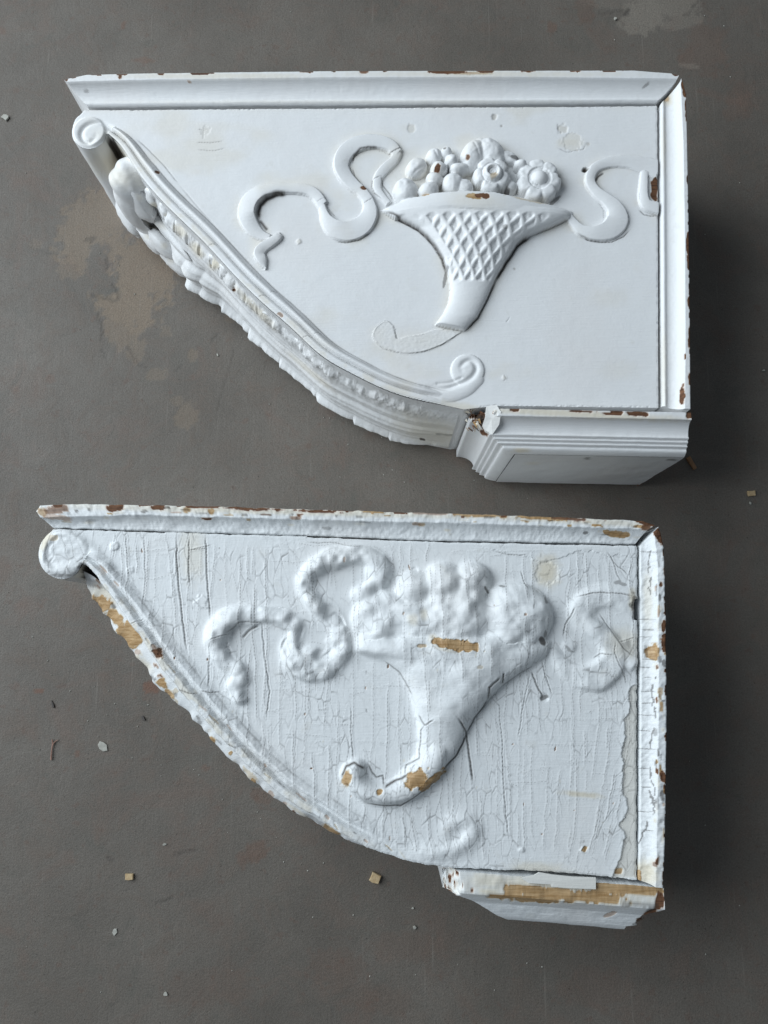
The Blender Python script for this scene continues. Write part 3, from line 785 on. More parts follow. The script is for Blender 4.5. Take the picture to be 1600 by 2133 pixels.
        body = body - 0.0012 * np.exp(-((q - 0.60) / 0.20) ** 2)
        G.put((slice(None), slice(None)), body, q < 1, label)
        names[label] = ('flower', 20)
        return rad, th
    rad, th = flower(1026, 361, 43, 5, .006, .0115, 60, .19, True, 0.5)
    kn = 0.0185 + 0.0022 * np.clip(1 - ((rad - 12) / 8.0) ** 2, 0, 1) ** 0.5
    kn = np.where(rad < 11, 0.0175 + 0.0006 * np.cos(rad), kn)
    G.put((slice(None), slice(None)), kn, rad < 20, 61, mode='set'); names[61] = ('flower_centre', 60)
    G.h[(rad > 20) & (rad < 25)] -= 0.0012
    rad, th = flower(1124, 371, 51, 7, .004, .0095, 62, .14, True, 0.1)
    kn = 0.0095 + 0.0075 * np.clip(1 - (rad / 18.0) ** 2, 0, 1) ** 0.5
    G.put((slice(None), slice(None)), kn, rad < 18, 63, mode='set'); names[63] = ('flower_centre', 62)
    rr_ = (rad > 18) & (rad < 26); G.h[rr_] -= 0.0016
    # --- basket rim, a broad rolled lip
    U3, V3 = px_space(G, 0.013)
    sx = (U3 - 993) / 200.0
    U3, V3 = px_space(G, 0.0005 + 0.0175 * np.clip(1 - sx ** 2, 0, 1) ** 0.95)
    te = np.interp(U3, [794, 850, 910, 970, 1030, 1090, 1150, 1190], [437, 413, 400, 396, 399, 412, 427, 441])
    be = np.interp(U3, [794, 823, 865, 940, 1030, 1120, 1186, 1190], [440, 453, 440, 432, 438, 452, 458, 446])
    q = (V3 - (te + be) / 2) / np.maximum((be - te) / 2, 0.8)
    sx = (U3 - 993) / 200.0
    hh = 0.0004 + 0.0178 * np.clip(1 - sx ** 2, 0, 1) ** 0.95 + 0.0022 * np.sqrt(np.clip(1 - q * q, 0, 1)) * sstep(1, .9, np.abs(sx))
    hh += 0.0016 * sstep(-0.1, -0.9, q) * 0
    G.put((slice(None), slice(None)), hh, (np.abs(q) < 1) & (np.abs(sx) < 1), 21)
    names[21] = ('rim', 20)
    G.h[:] = np.where(G.lab >= 20, G.h * 0.5 + blur(G.h, 0.8) * 0.5, G.h)
    # --- scar where the curled tail broke away
    scar = [(964, 690), (940, 706), (916, 720), (880, 733), (845, 736), (815, 731), (790, 720), (777, 702), (782, 683), (804, 669), (820, 680), (824, 696), (828, 707), (850, 701), (880, 696), (908, 686)]
    Sc = W(spline(scar, 300), ZP); ins = G.polymask(Sc)
    G.h[ins] += 0.0007 + (fbm(G.X[ins] * 500, G.Y[ins] * 500, 3, 3) - 0.5) * 0.0003
    G.wear[..., 3][ins] = 0.10
    G.lab[ins & (G.lab == 0)] = 0
    G.line(scar[:11], 0.9, -0.5, 0.0, wob=1.2, seed=4, smooth=True)
    G.line(scar[:5], 0.55, 0.5, 0.75, wob=1.5, seed=5, smooth=True); G.line(scar[4:11], 0.5, 0.4, 0.45, wob=1.5, seed=6, smooth=True)
    G.line(scar[10:13], 0.6, 0.5, 0.4, wob=1, seed=7); G.line(scar[12:], 0.6, -0.4, 0.15, wob=1.5, seed=8)
    # --- seams and cracks, and dark lines painting shade along the ribbon arcs
    hz = 0.0
    G.line([(796, 440), (823, 454), (850, 468), (874, 481), (901, 508), (922, 541), (933, 579)], 1.0, 1.6, 1.0, wob=1.2, seed=11)
    G.line([(970, 689), (996, 662), (1017, 620), (1032, 585)], 0.8, 1.4, 0.9, wob=1.2, seed=12)
    G.line([(1032, 585), (1050, 556), (1077, 513), (1106, 493)], 1.3, 1.6, 1.0, wob=1.5, seed=13)
    G.line([(1106, 493), (1150, 475), (1186, 458)], 0.5, 0.6, 0.45, wob=1, seed=14)
    G.line([(839, 306), (808, 319)], 0.55, 1.0, 0.9, wob=1, seed=15, hz=.003); G.line([(808, 319), (800, 313), (788, 311)], 0.4, .5, .6, wob=1, seed=16, hz=.003)
    G.line([(795, 369), (777, 376), (775, 390), (780, 402), (796, 418)], 0.5, 0.8, 0.8, wob=1, seed=17); G.line([(795, 369), (797, 385), (812, 404), (818, 418)], 0.6, 0.8, 0.9, wob=1, seed=18)
    G.line([(757, 423), (777, 413)], .5, .6, .6, seed=19, hz=.003); G.line([(660, 420), (675, 412)], .45, .5, .4, seed=20, hz=.003)
    G.line([(735, 341), (738, 327), (751, 314), (768, 309), (790, 311)], 0.9, .6, .95, wob=1, seed=21); G.line([(735, 352), (740, 368), (752, 385)], .6, .6, .8, wob=1, seed=22)
    G.line([(540, 458), (538, 442), (543, 427), (556, 414), (580, 405), (600, 404)], 2.2, .7, .95, wob=1.2, seed=23); G.line([(540, 458), (548, 468), (558, 480)], 1.8, .6, .9, wob=1, seed=24)  # dark lines paint the shaded inner side of the left ribbon arc
    G.line([(700, 503), (722, 506), (750, 500), (772, 485)], .6, .6, .85, wob=.8, seed=25); G.line([(680, 425), (688, 440), (700, 452)], .5, .5, .6, seed=26)  # first dark line paints the shade under the ribbon's U bend
    G.line([(1200, 486), (1225, 500), (1250, 505), (1275, 504), (1300, 493), (1314, 478)], .6, .7, .9, wob=1, seed=27); G.line([(1332, 437), (1342, 447), (1355, 450), (1370, 449)], .6, .7, .9, wob=1, seed=28)
    G.line([(1240, 378), (1246, 368), (1258, 360)], 1.2, .6, .9, wob=1, seed=29); G.line([(1330, 402), (1332, 420)], .4, .5, .5, wob=1, seed=30); G.line([(1246, 420), (1258, 438), (1259, 458)], .5, .5, .5, wob=1.5, seed=31)
    G.line([(284, 289), (310, 312), (342, 345), (372, 383)], .55, .5, .75, wob=.7, seed=32); G.line([(372, 383), (420, 440), (480, 506), (545, 573)], .7, .4, .30, wob=.5, seed=33); G.line([(545, 573), (640, 676), (720, 738), (800, 778)], .8, .35, .28, wob=.5, seed=34)
    for a, bb in (((537, 617), (563, 619)), ((563, 612), (578, 608)), ((630, 703), (652, 703)), ((655, 697), (672, 697)), ((433, 512), (452, 510))):
        G.line([a, ((a[0] + bb[0]) / 2, (a[1] + bb[1]) / 2 - 4), bb], .42, .5, .8, seed=int(a[0]), hz=.003, smooth=True)
    for pts, g in (([(413, 269), (430, 271)], .3), ([(425, 272), (424, 290)], .2), ([(410, 296), (440, 297), (465, 293)], .5), ([(412, 310), (445, 314), (470, 308)], .4), ([(1162, 308), (1180, 316), (1215, 312), (1222, 300)], .5), ([(1162, 256), (1164, 280)], .3), ([(1050, 795), (1054, 788), (1050, 780)], .4), ([(1062, 660), (1055, 672)], .25)):
        G.line(pts, .5, .5, g, wob=1.5, seed=int(pts[0][0]))
    # dents, plugged nail holes and a dark nail hole
    for (u, v, r_, dep, gr) in ((1030, 243, 7, .9, .25), (857, 267, 11, .5, .08), (1172, 268, 12, .7, .10), (1192, 296, 22, .35, .0), (428, 272, 11, .4, .05), (1220, 354, 6, 2.5, 1.0), (1226, 300, 4, .3, .2), (622, 503, 6, -.8, 0), (1050, 786, 5, -.6, 0), (925, 322, 3, 1.2, .8), (1045, 262, 2, .4, .6), (995, 545, 3, .5, .3), (1072, 560, 2, .3, .5)):
        c = W([(u, v)], ZP)[0]; rad = np.hypot(G.X - c[0], G.Y - c[1]) / px
        k = sstep(r_ + 3.0, r_ - 3.0, rad + (fbm(G.U / 6, G.V / 6, int(u), 3) - .5) * r_ * .9)
        G.h -= k * dep * 0.001; G.wear[..., 1] = np.maximum(G.wear[..., 1], k * gr); G.wear[..., 3] = np.maximum(G.wear[..., 3], k * .35)
    spots = [(1000, 409, 9, 5, 0, 0, .9), (988, 411, 16, 5, 8, 2, .75), (886, 406, 9, 3, -8, 2, .6), (1010, 411, 8, 5, 0, 0, .9), (912, 349, 7, 8, 20, 0, .9), (1028, 366, 8, 7, 0, 2, .45), (975, 322, 4, 6, 10, 0, .6), (757, 395, 6, 4, 20, 0, .8), (1052, 472, 5, 5, 0, 1, .5), (1055, 392, 10, 8, 0, 1, .8), (1075, 318, 12, 4, 15, 1, .7), (1115, 326, 7, 3, 10, 1, .7), (1163, 372, 4, 5, 0, 1, .8), (1158, 412, 12, 4, -40, 1, .6), (1055, 345, 5, 10, 0, 1, .3),
             (1363, 395, 7, 18, 3, 0, 1), (1366, 378, 5, 8, 0, 0, .8), (930, 565, 3, 20, 10, 1, .6), (329, 361, 4, 4, 0, 0, .7), (1102, 418, 40, 4, 12, 2, .3), (585, 657, 6, 3, 40, 0, .5),
             (1190, 295, 26, 12, 5, 3, .5), (428, 275, 16, 14, 0, 3, .25), (345, 430, 25, 8, 50, 3, .3), (300, 350, 40, 8, 50, 3, .3), (880, 700, 90, 26, 0, 3, .2), (990, 420, 60, 16, 5, 3, .35), (1270, 620, 40, 20, 0, 3, .18), (1290, 770, 40, 20, 0, 3, .18), (965, 838, 50, 10, 8, 3, .6), (900, 836, 40, 6, 5, 3, .5)]
    G.wear = np.maximum(G.wear, blotches(U3, V3, spots, 4))
    # dusty grime caught along the edge of the raised work
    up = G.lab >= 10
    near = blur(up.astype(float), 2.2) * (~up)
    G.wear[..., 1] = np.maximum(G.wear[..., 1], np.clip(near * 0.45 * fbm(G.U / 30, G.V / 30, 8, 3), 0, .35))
    wide = blur(up.astype(float), 9) * (~up)
    G.wear[..., 3] = np.maximum(G.wear[..., 3], np.clip(wide * 0.9 * sstep(.35, .65, fbm(G.U / 45, G.V / 45, 14, 3)), 0, .4))
    DT, _ = G.near_dist(W(top, ZP), 0.012); G.wear[..., 3] = np.maximum(G.wear[..., 3], 0.3 * np.exp(-DT / 0.004) * fbm(G.U / 40, G.V / 40, 15, 3))
    G.wear[..., 3] = np.maximum(G.wear[..., 3], 0.34 * sstep(.56, .80, fbm(G.U / 120, G.V / 80, 16, 4)) + 0.0)
    # --- rounded, slightly ragged rim of the panel
    DO, _ = G.near_dist(OUT, 0.003)
    rr0 = 0.0011
    G.h -= np.where(DO < rr0, rr0 - np.sqrt(np.clip(rr0 ** 2 - (rr0 - DO) ** 2, 0, None)), 0) * 0.9
    rag = (fbm(G.U / 5, G.V / 5, 19, 3) - 0.35) * 0.0016
    G.h -= np.where((DO < 0.0012) & (G.lab == 0) & (G.U > 230), np.clip(rag, 0, None), 0)
    made = G.build(OUT, names, M, root)
    # --- body of the bracket below the face
    walls('body', root, M, OUT, ZP - 0.0009, 0.0, 14, 0.0007, seed=2,
          spots=[(235, 300, 8, 18, -20, 1, .9), (246, 318, 7, 20, -25, 1, .9), (252, 338, 6, 12, 0, 1, .8), (262, 346, 12, 5, 0, 0, .8), (240, 330, 30, 40, 20, 3, .9), (215, 330, 30, 40, 20, 3, .6)])
    # --- mouldings
    moulding('top_moulding', root, M, [(184, 225), (500, 221.5), (900, 219), (1365.5, 216)], [(140, 170), (300, 166), (700, 161), (1100, 160), (1411, 164)], [(133, 165), (180, 155), (300, 152), (700, 147), (1200, 146), (1320, 146), (1400, 152), (1415, 156)], 0.012, 800, rough=0.00018, seed=21,
             edge=0.30, spots=[(136, 163, 5, 5, 0, 0, 1), (935, 149, 34, 4, 0, 0, .9), (1010, 148, 16, 3, 0, 0, .9), (980, 152, 40, 3, 0, 2, .5), (200, 153, 9, 3, 0, 0, .8), (250, 160, 3, 4, 0, 0, .7), (430, 150, 12, 3, 0, 0, .6), (640, 148, 14, 3, 0, 0, .6), (760, 149, 9, 3, 0, 0, .6), (1100, 147, 14, 3, 0, 0, .7), (1200, 147, 9, 3, 0, 0, .5), (1405, 153, 9, 4, 30, 0, .9),
                               (180, 190, 5, 4, 0, 1, .4), (1345, 178, 9, 3, -40, 1, .5), (395, 172, 5, 2, 0, 0, .6), (450, 158, 200, 6, 0, 3, .6), (1000, 154, 300, 6, 0, 3, .5), (700, 212, 500, 4, 0, 3, .25)])
    moulding('side_moulding', root, M, [(1375, 219), (1376, 400), (1377, 650), (1379, 847)], [(1418, 168), (1424, 300), (1427, 500), (1428, 700), (1427, 851)], [(1421, 160), (1430, 195), (1434, 400), (1437, 600), (1439, 852)], 0.012, 560, rough=0.00025, seed=25,
             edge=0.33, spots=[(1427, 182, 6, 20, -8, 0, 1), (1431, 230, 4, 22, 0, 0, .9), (1434, 510, 4, 26, 0, 0, 1), (1436, 545, 3, 14, 0, 0, .9), (1437, 700, 3, 22, 0, 0, .9), (1422, 824, 5, 19, 4, 0, .9), (1427, 742, 2, 5, 0, 0, .8), (1436, 630, 3, 10, 0, 0, .7), (1437, 790, 3, 12, 0, 0, .7), (1388, 203, 7, 9, 0, 2, .55), (1390, 205, 12, 14, 0, 3, .9), (1383, 300, 5, 60, 0, 3, .5), (1383, 760, 6, 90, 0, 3, .45)])
    # --- base
    zf = ZP + 0.011
    base_cap(root, M, (984, 850), (1440, 859), zf, 0.002, 0.00025, 31, [(1285, 858, 13, 6, 5, 0, 1), (1215, 857, 25, 2.5, 3, 0, .9), (1330, 862, 22, 5, 2, 0, .95), (1072, 851, 9, 7, 0, 0, .9), (1436, 862, 7, 9, 0, 0, 1), (1270, 862, 20, 2, 3, 0, .8), (1225, 955, 6, 3, 0, 1, .6), (1400, 958, 10, 2, 4, 1, .6), (1200, 862, 220, 8, 3, 3, .9), (1090, 853, 30, 8, 0, 3, .5), (1085, 938, 20, 5, 0, 3, .9), (1110, 965, 15, 4, 0, 3, .4), (1003, 868, 13, 8, 20, 0, .9), (1002, 872, 10, 7, 20, 1, .9), (992, 857, 24, 3, -4, 1, .9), (1011, 899, 8, 7, 40, 0, .9), (985, 866, 8, 5, 0, 0, .6), (1070, 846, 10, 8, 10, 0, .5)], 0.024)
    pl = np.array([(1014, 846), (1034, 843), (1044, 858), (1040, 884), (1026, 905), (1012, 897), (1006, 884), (1012, 866)], float)
    zz = np.array([zf - .002, zf + .001, zf + .001, zf - .004, zf - .010, zf - .012, zf - .010, zf - .004])
    P = np.vstack([W([p], z) for p, z in zip(pl, zz)]); k_ = len(pl); c_ = P.mean(0)
    Vp = np.vstack([np.c_[P, zz], np.c_[P, zz - .006], [[c_[0], c_[1], zz.mean() + .0012]]])
    mesh('broken_corner', Vp, [(i, (i + 1) % k_, k_ + (i + 1) % k_, k_ + i) for i in range(k_)], M, root, np.tile([[0, 0, 0, .25]], (len(Vp), 1)), tris=[(i, (i + 1) % k_, 2 * k_) for i in range(k_)]).data.shade_flat()
    Rs = np.random.default_rng(12); SV = []; SQ = []; SW_ = []
    for i in range(34):
        c_ = W([(Rs.uniform(972, 1014), Rs.uniform(856, 898))], ZP - .004)[0]; z_ = ZP - Rs.uniform(.002, .014); ln = Rs.uniform(.003, .009); an_ = Rs.normal(-1.2, .45); wd_ = Rs.uniform(.0004, .0013)
        dx_, dy_ = math.cos(an_), math.sin(an_); o_ = len(SV) * 1
        q8 = [(-1, -1, 0), (-1, 1, 0), (1, .15, 0), (1, -.15, 0), (-1, -1, 1), (-1, 1, 1), (1, .15, 1), (1, -.15, 1)]
        for (a_, b_, h_) in q8: SV.append((c_[0] + dx_ * a_ * ln / 2 - dy_ * b_ * wd_, c_[1] + dy_ * a_ * ln / 2 + dx_ * b_ * wd_, z_ + h_ * .0016 + a_ * Rs.uniform(-.001, .002)))
        for f_ in ((0, 1, 2, 3), (4, 5, 6, 7), (0, 1, 5, 4), (1, 2, 6, 5), (2, 3, 7, 6), (3, 0, 4, 7)): SQ.append([o_ + k_2 for k_2 in f_])
        wv_ = [0, 0, 0, .4]; wv_[int(Rs.choice([0, 1, 2, 3], p=[.25, .2, .1, .45]))] = .9
        SW_ += [wv_] * 8
    sp_ = mesh('splintered_wood', np.array(SV), SQ, M, root, np.array(SW_)); sp_['kind'] = 'stuff'; sp_.data.shade_flat()
    # --- leafage on the curved underside
    lf = [(288, 362), (320, 400), (347, 430), (383, 464), (420, 499), (467, 550), (495, 582), (529, 614), (557, 642), (600, 676), (640, 716), (674, 748), (725, 774), (769, 798), (805, 814), (840, 827), (889, 838), (937, 846), (960, 852)]
    def D1(t, w, L):
        f = t / L
        n = fbm(t * 130, w * 9, 41, 4) - 0.5
        amp = 1.0 - 0.55 * f
        fade = sstep(0.0, 0.03, t) * sstep(0, .12, 1 - f)
        body = 0.0035 * sstep(0.08, 0.2, w) * sstep(1.0, 0.9, w) + 0.0065 * np.exp(-((w - 0.60) / 0.085) ** 2) * amp + 0.0022 * np.exp(-((w - 0.36) / 0.05) ** 2)
        body = body - 0.0015 * np.exp(-((w - 0.48) / 0.03) ** 2)
        tt = t + 0.004 * (fbm(t * 45, w * 0 + 3, 61, 2) - 0.5)
        ph = (tt / 0.0185) % 1.0
        saw = np.where(ph < 0.72, 1 - 0.5 * ph, 0.64 * (1 - ph) / 0.28)
        rag = fbm(t * 60, w * 0 + 1, 44, 3)
        clump = sstep(0.46, 0.62, fbm(t * 42, w * 2, 46, 3))
        k_up = sstep(0.50, 0.36, f)
        wall = 0.0070 * np.exp(-(np.abs((w - 0.15) / 0.075) ** 4)) * (0.35 + 0.65 * sstep(0.0, 0.10, ph) * sstep(1.0, 0.86, ph))
        crumb = np.exp(-(np.abs((w - 0.12) / 0.055) ** 2)) * (0.0015 + 0.0055 * clump * (0.6 + 0.9 * n)) * amp
        fr = wall * 0.55 * k_up * sstep(0.022, 0.045, t) + crumb * (1 - k_up)
        fr = fr + 0.0135 * np.exp(-((t - 0.062) / 0.034) ** 2) * sstep(0.30, 0.62, w) * sstep(1.02, 0.86, w) * (0.8 + 0.25 * np.abs(np.sin(t / 0.0085 + w * 5)))
        fr = fr - 0.0030 * np.exp(-((w - 0.055) / 0.03) ** 2) * (1 - saw) * amp
        pb = ((tt + 0.006 + 0.016 * (fbm(t * 18, w * 0 + 7, 62, 2) - .5)) / 0.052) % 1.0
        sb = np.where(pb < 0.09, pb / 0.09, 1 - 0.8 * ((pb - 0.09) / 0.91) ** 0.7) + 0.55 * (fbm(t * 130, w * 0 + 2, 63, 2) - .5)
        bk = amp * np.exp(-(((w - 0.92) / 0.06) ** 2)) * (0.0065 + 0.0065 * sb + 0.0022 * (fbm(t * 160, w * 3, 47, 3) - 0.5))
        flutes = 0.00035 * np.sin(w * 95 + 2.2 * np.sin(t * 22)) * sstep(0.25, 0.35, w) * sstep(0.9, 0.8, w)
        lump = n * 0.0034 * np.exp(-(((w - 0.15) / 0.09) ** 2)) + n * 0.0010
        return (body + fr + bk + flutes + lump) * (0.25 + 0.75 * fade)
    leaf = leaf_strip('acanthus_leaf', root, M, lf, ZP - 0.008, 0.004, D1, 760, 150, seed=5,
               spots=[(487, 604, 4, 3, 0, 0, .7), (447, 550, 12, 12, 30, 3, .9), (458, 560, 3, 3, 0, 1, .7), (375, 480, 10, 18, -40, 3, .7), (410, 520, 10, 18, -40, 3, .8), (530, 640, 60, 8, 45, 3, .7), (648, 775, 60, 6, 40, 3, .5), (880, 915, 5, 2, 10, 1, .9), (900, 900, 80, 30, 20, 3, .6), (925, 905, 25, 2, 5, 1, .4), (315, 500, 8, 6, 0, 0, .6), (1425, 900, 1, 1, 0, 0, 0)])
    # the curled tip of the leaf: a shell-like hood, open down the curve
    n, m = 46, 90
    th = np.linspace(0.02, 2.52, n)[:, None]; ph = np.linspace(0, 2 * math.pi, m)[None, :]
    cc = W([(296, 390)], ZP - 0.05)[0]
    up_ = np.array([-0.54, 0.84]); out_ = np.array([-0.84, -0.54])
    fl = 1 + 0.045 * np.cos(ph * 9) * sstep(0.3, 1.4, th)
    jit = (fbm(th * 4 + 0 * ph, np.cos(ph) * 3 + np.sin(ph) * 2 + 0 * th, 55, 3) - 0.5) * 0.0035
    def hood(k):
        sg = lambda q, e_: np.sign(q) * np.abs(q) ** e_
        pol = np.cos(th) * 0.0270 * k + jit * 0.7; nr = np.sin(th) * sg(np.cos(ph), .75) * 0.0320 * k * fl; zr = np.sin(th) ** .7 * sg(np.sin(ph), .55) * 0.060 * (0.3 + 0.7 * k) * fl
        return np.stack([cc[0] + up_[0] * pol + out_[0] * nr, cc[1] + up_[1] * pol + out_[1] * nr, 0.098 + zr + 0 * pol], -1)
    Vh = hood(1.0); V2_ = hood(0.80)
    u, v = PIX(Vh)
    wv = blotches(u, v, [(250, 372, 30, 22, 10, 3, .5), (290, 372, 30, 22, 10, 3, .4)], 6).reshape(-1, 4)
    wi = wv.copy(); wi[:, 3] = .8
    rim_q = [((n - 1) * m + j, (n - 1) * m + j + 1, n * m + (n - 1) * m + j + 1, n * m + (n - 1) * m + j) for j in range(m - 1)]
    mesh('leaf_curl', np.vstack([Vh.reshape(-1, 3), V2_.reshape(-1, 3)]), np.vstack([strip_quads(n, m), strip_quads(n, m) + n * m, np.array(rim_q)]), M, leaf, np.vstack([wv, wi]))
    Pl = spline(lf, 400); rl = np.random.default_rng(8)
    Tl = np.gradient(Pl, axis=0); Tl /= np.linalg.norm(Tl, axis=1)[:, None]
    Ll = length(Pl); sl = 62.0; q_ = 0
    while sl < Ll * 0.90:
        i_ = int(sl / Ll * 399); f_ = sl / Ll; k_ = 1.0 - 0.45 * f_
        p_ = Pl[i_]; t_ = Tl[i_]
        o_ = np.array([-t_[1], t_[0]]); o_ = o_ if o_[1] > 0 else -o_
        uv_ = p_ + o_ * (5.5 * k_)
        an_ = math.degrees(math.atan2(-t_[1], t_[0])) + rl.uniform(4, 14)
        lobe('leaf_lobe', leaf, M, tuple(uv_), ZP - 0.026 - rl.uniform(0, .006), (0.0112 * k_ * rl.uniform(.85, 1.25), 0.0070 * k_ * rl.uniform(.8, 1.2), 0.0130 * k_ * rl.uniform(.85, 1.2)), an_, 1.0, 3 + q_, flute=0.10, spots=[(uv_[0] + rl.uniform(-8, 8), uv_[1] + rl.uniform(8, 30), 8, 9, 0, 3, .8), (uv_[0] + rl.uniform(-8, 8), uv_[1] + rl.uniform(4, 24), 1.5, 3, 0, 1, .5)])
        sl += (37 if f_ < .45 else 52) * rl.uniform(.85, 1.2); q_ += 1
    for i, (uv, z, sz, ang_, sq) in enumerate([((308, 492), 0.046, (0.024, 0.008, 0.018), -54, 1.0), ((342, 512), 0.062, (0.022, 0.009, 0.018), -47, 1.0), ((268, 446), 0.040, (0.032, 0.010, 0.024), -62, 1.0), ((356, 540), 0.020, (0.028, 0.008, 0.016), -44, 1.0),
                                           ((338, 470), 0.090, (0.050, 0.006, 0.012), -52, 1.0), ((290, 412), 0.112, (0.030, 0.014, 0.034), -56, 1.0), ((280, 424), 0.070, (0.034, 0.014, 0.030), -58, 1.0)]):
        lobe('leaf_lobe', leaf, M, uv, z, sz, ang_, sq, i * 1.7, flute=0.05, spots=[(uv[0], uv[1], 8, 8, 0, 3, .5)])
    return root
corbel_one()

# ------------------------------------------------------------------ corbel choked with flaking paint (lower)
def corbel_two():
    c0 = W([(760, 1500)], 0)[0]
    root = thing('corbel', 'crazed white carved corbel thick with flaking paint, lower of the two on the floor', 'corbel', (c0[0], c0[1], 0), 'carved wooden corbels on the floor')
    M = PAINT2
    G = Grid((70, 1085, 1345, 1850), 0.00070)
    px = 0.00046
    scroll = [(108, 1106), (94, 1119), (83, 1137), (80, 1156), (84, 1174), (93, 1189), (107, 1200), (126, 1206), (144, 1203), (158, 1195), (167, 1183), (172, 1172)]
    edge = [(172, 1172), (186, 1180), (207, 1206), (228, 1236), (247, 1264), (275, 1303), (303, 1344), (331, 1387), (359, 1420), (390, 1456), (430, 1502), (470, 1546), (510, 1590), (570, 1642), (628, 1684), (702, 1728), (744, 1756), (806, 1780), (850, 1794), (895, 1803), (920, 1806)]
    E = relax(spline(edge, 900), 14); S = spline(scroll, 160)
    k = np.arange(len(E)); T = np.gradient(E, axis=0); T /= np.linalg.norm(T, axis=1)[:, None]
    E = E + np.stack([-T[:, 1], T[:, 0]], 1) * ((fbm(k / 26.0, k * 0, 71, 3) - 0.5) * 7)[:, None]
    top = even([(1327.5, 1137), (1100, 1133), (900, 1129), (640, 1119), (480, 1116), (355, 1111), (250, 1106), (108, 1103)], 500)
    j = np.arange(500); top[:, 1] += (fbm(j / 6.0, j * 0, 72, 3) - 0.5) * 4.0 + np.where((top[:, 0] > 345) & (top[:, 0] < 640), -3.0, 0)
    bot = even([(920, 1806), (1000, 1810), (1090, 1813), (1150, 1816), (1240, 1823), (1327, 1834)], 250)
    j = np.arange(250); bot[:, 1] += (fbm(j / 8.0, j * 0, 73, 3) - 0.5) * 5.0
    rgt = even([(1327, 1834), (1327, 1500), (1328, 1300), (1327.5, 1137)], 400)
    j = np.arange(400); rgt[:, 0] += (fbm(j / 7.0, j * 0, 74, 3) - 0.6) * 4.0
    rgt[:, 0] -= np.where((rgt[:, 1] > 1248) & (rgt[:, 1] < 1292), 7, 0)
    OUT = np.vstack([W(S[:-1], ZP), W(E[:-1], ZP), W(bot[:-1], ZP), W(rgt[:-1], ZP), W(top[:-1], ZP)])
    EW = W(E, ZP)
    names = {0: ('side_panel', root)}
    G.h += (fbm(G.X * 8, G.Y * 8, 31, 3) - 0.5) * 0.0016
    # --- ornament, modelled crisp then softened under many coats
    names[10] = ('ribbon', root); names[11] = ('ribbon', root); names[20] = ('basket', root)
    H0 = G.h.copy(); G.h[:] = 0
    RL = [[(498, 1450, 17, 5, 3), (489, 1428, 17, 6, 4), (503, 1412, 17, 5, 4), (490, 1394, 18, 5, 4), (466, 1372, 20, 5, 4), (450, 1343, 22, 5, 6.5), (452, 1314, 22, 5, 7), (473, 1290, 21, 5, 7), (508, 1280, 18, 5, 6.5), (545, 1279, 16, 4.5, 5), (582, 1284, 17, 5, 5), (612, 1300, 16, 6, 4), (618, 1318, 14, 4, 3), (606, 1340, 16, 5, 3)],
          [(606, 1332, 14, 5, 3), (603, 1356, 20, 6.5, 3.5), (618, 1382, 24, 7, 4), (650, 1394, 26, 7, 4), (684, 1385, 25, 6, 4.5), (706, 1358, 22, 4.5, 5.5), (708, 1322, 18, 3, 5), (697, 1292, 16, 3, 5), (672, 1270, 18, 4.5, 4), (650, 1246, 17, 6.5, 3), (636, 1226, 16, 5, 3), (645, 1200, 20, 6, 3.5), (664, 1178, 20, 5.5, 4), (695, 1162, 21, 5, 4.5), (735, 1154, 20, 4.5, 4.5), (770, 1158, 20, 4, 4.5), (793, 1178, 20, 3.5, 5), (793, 1204, 19, 4, 4.5), (770, 1230, 18, 4, 4), (748, 1250, 16, 4, 3)]]
    for q in RL: G.ribbon(q, 10, 0.003, dome=0.0024, soft=0.002)
    for (u, v, a, ht) in ((497, 1448, 22, .0075), (498, 1414, 17, .006), (468, 1366, 24, .006), (455, 1325, 26, .0075), (520, 1282, 26, .006), (590, 1288, 24, .0065), (622, 1308, 15, .004), (612, 1378, 28, .0085), (650, 1372, 30, .0075), (700, 1350, 28, .0065), (655, 1252, 20, .007), (640, 1212, 24, .007), (690, 1165, 28, .0055), (790, 1190, 30, .0065), (752, 1240, 22, .006), (675, 1270, 20, .005)):
        G.dome(u, v, a, a * 0.85, 20, 0.0, ht, 10, 0.6, hz=ht * .6)
    for q in ([(1150, 1352, 10, 2, 1), (1172, 1382, 18, 4, 2), (1204, 1406, 24, 6, 3), (1243, 1408, 28, 6, 4), (1274, 1384, 27, 4, 4.5), (1276, 1350, 23, 3, 5), (1254, 1322, 20, 2.5, 5), (1222, 1300, 22, 2.5, 5), (1206, 1276, 22, 4, 3.5), (1222, 1254, 22, 4.5, 2.5), (1262, 1242, 24, 4, 2.5), (1300, 1250, 26, 3, 2.5), (1328, 1268, 22, 2.5, 2)],
              [(1296, 1336, 14, 2, 1.5), (1300, 1365, 18, 3, 2), (1322, 1385, 16, 3, 2)]):
        G.ribbon(q, 11, 0.002, dome=0.0016, soft=0.002)
    for (u, v, a, ht) in ((1250, 1408, 38, .007), (1186, 1348, 16, .0035), (1280, 1356, 22, .005), (1222, 1268, 26, .0045)):
        G.dome(u, v, a, a * 0.8, -30, 0.0, ht, 11, 0.6, hz=ht * .6)
    left = [(742, 1338), (775, 1362), (806, 1380), (836, 1402), (853, 1430), (862, 1465), (870, 1500), (873, 1539), (869, 1574), (846, 1600), (826, 1622)]
    right = [(1148, 1338), (1140, 1362), (1095, 1392), (1050, 1424), (1014, 1456), (985, 1500), (972, 1524), (952, 1567), (917, 1610), (884, 1640)]
    U, Vv, s, hw = horn_rows(G, left, right, 0.002)
    m = (np.abs(s) < 1) & (Vv > 1338) & (Vv < 1634)
    hh = 0.0025 + np.minimum(0.0165, 0.00046 * hw * 0.50) * np.clip(1 - s * s, 0, 1) ** 0.5
    hh *= sstep(1640, 1622, Vv)
    G.put((slice(None), slice(None)), hh, m, 20)
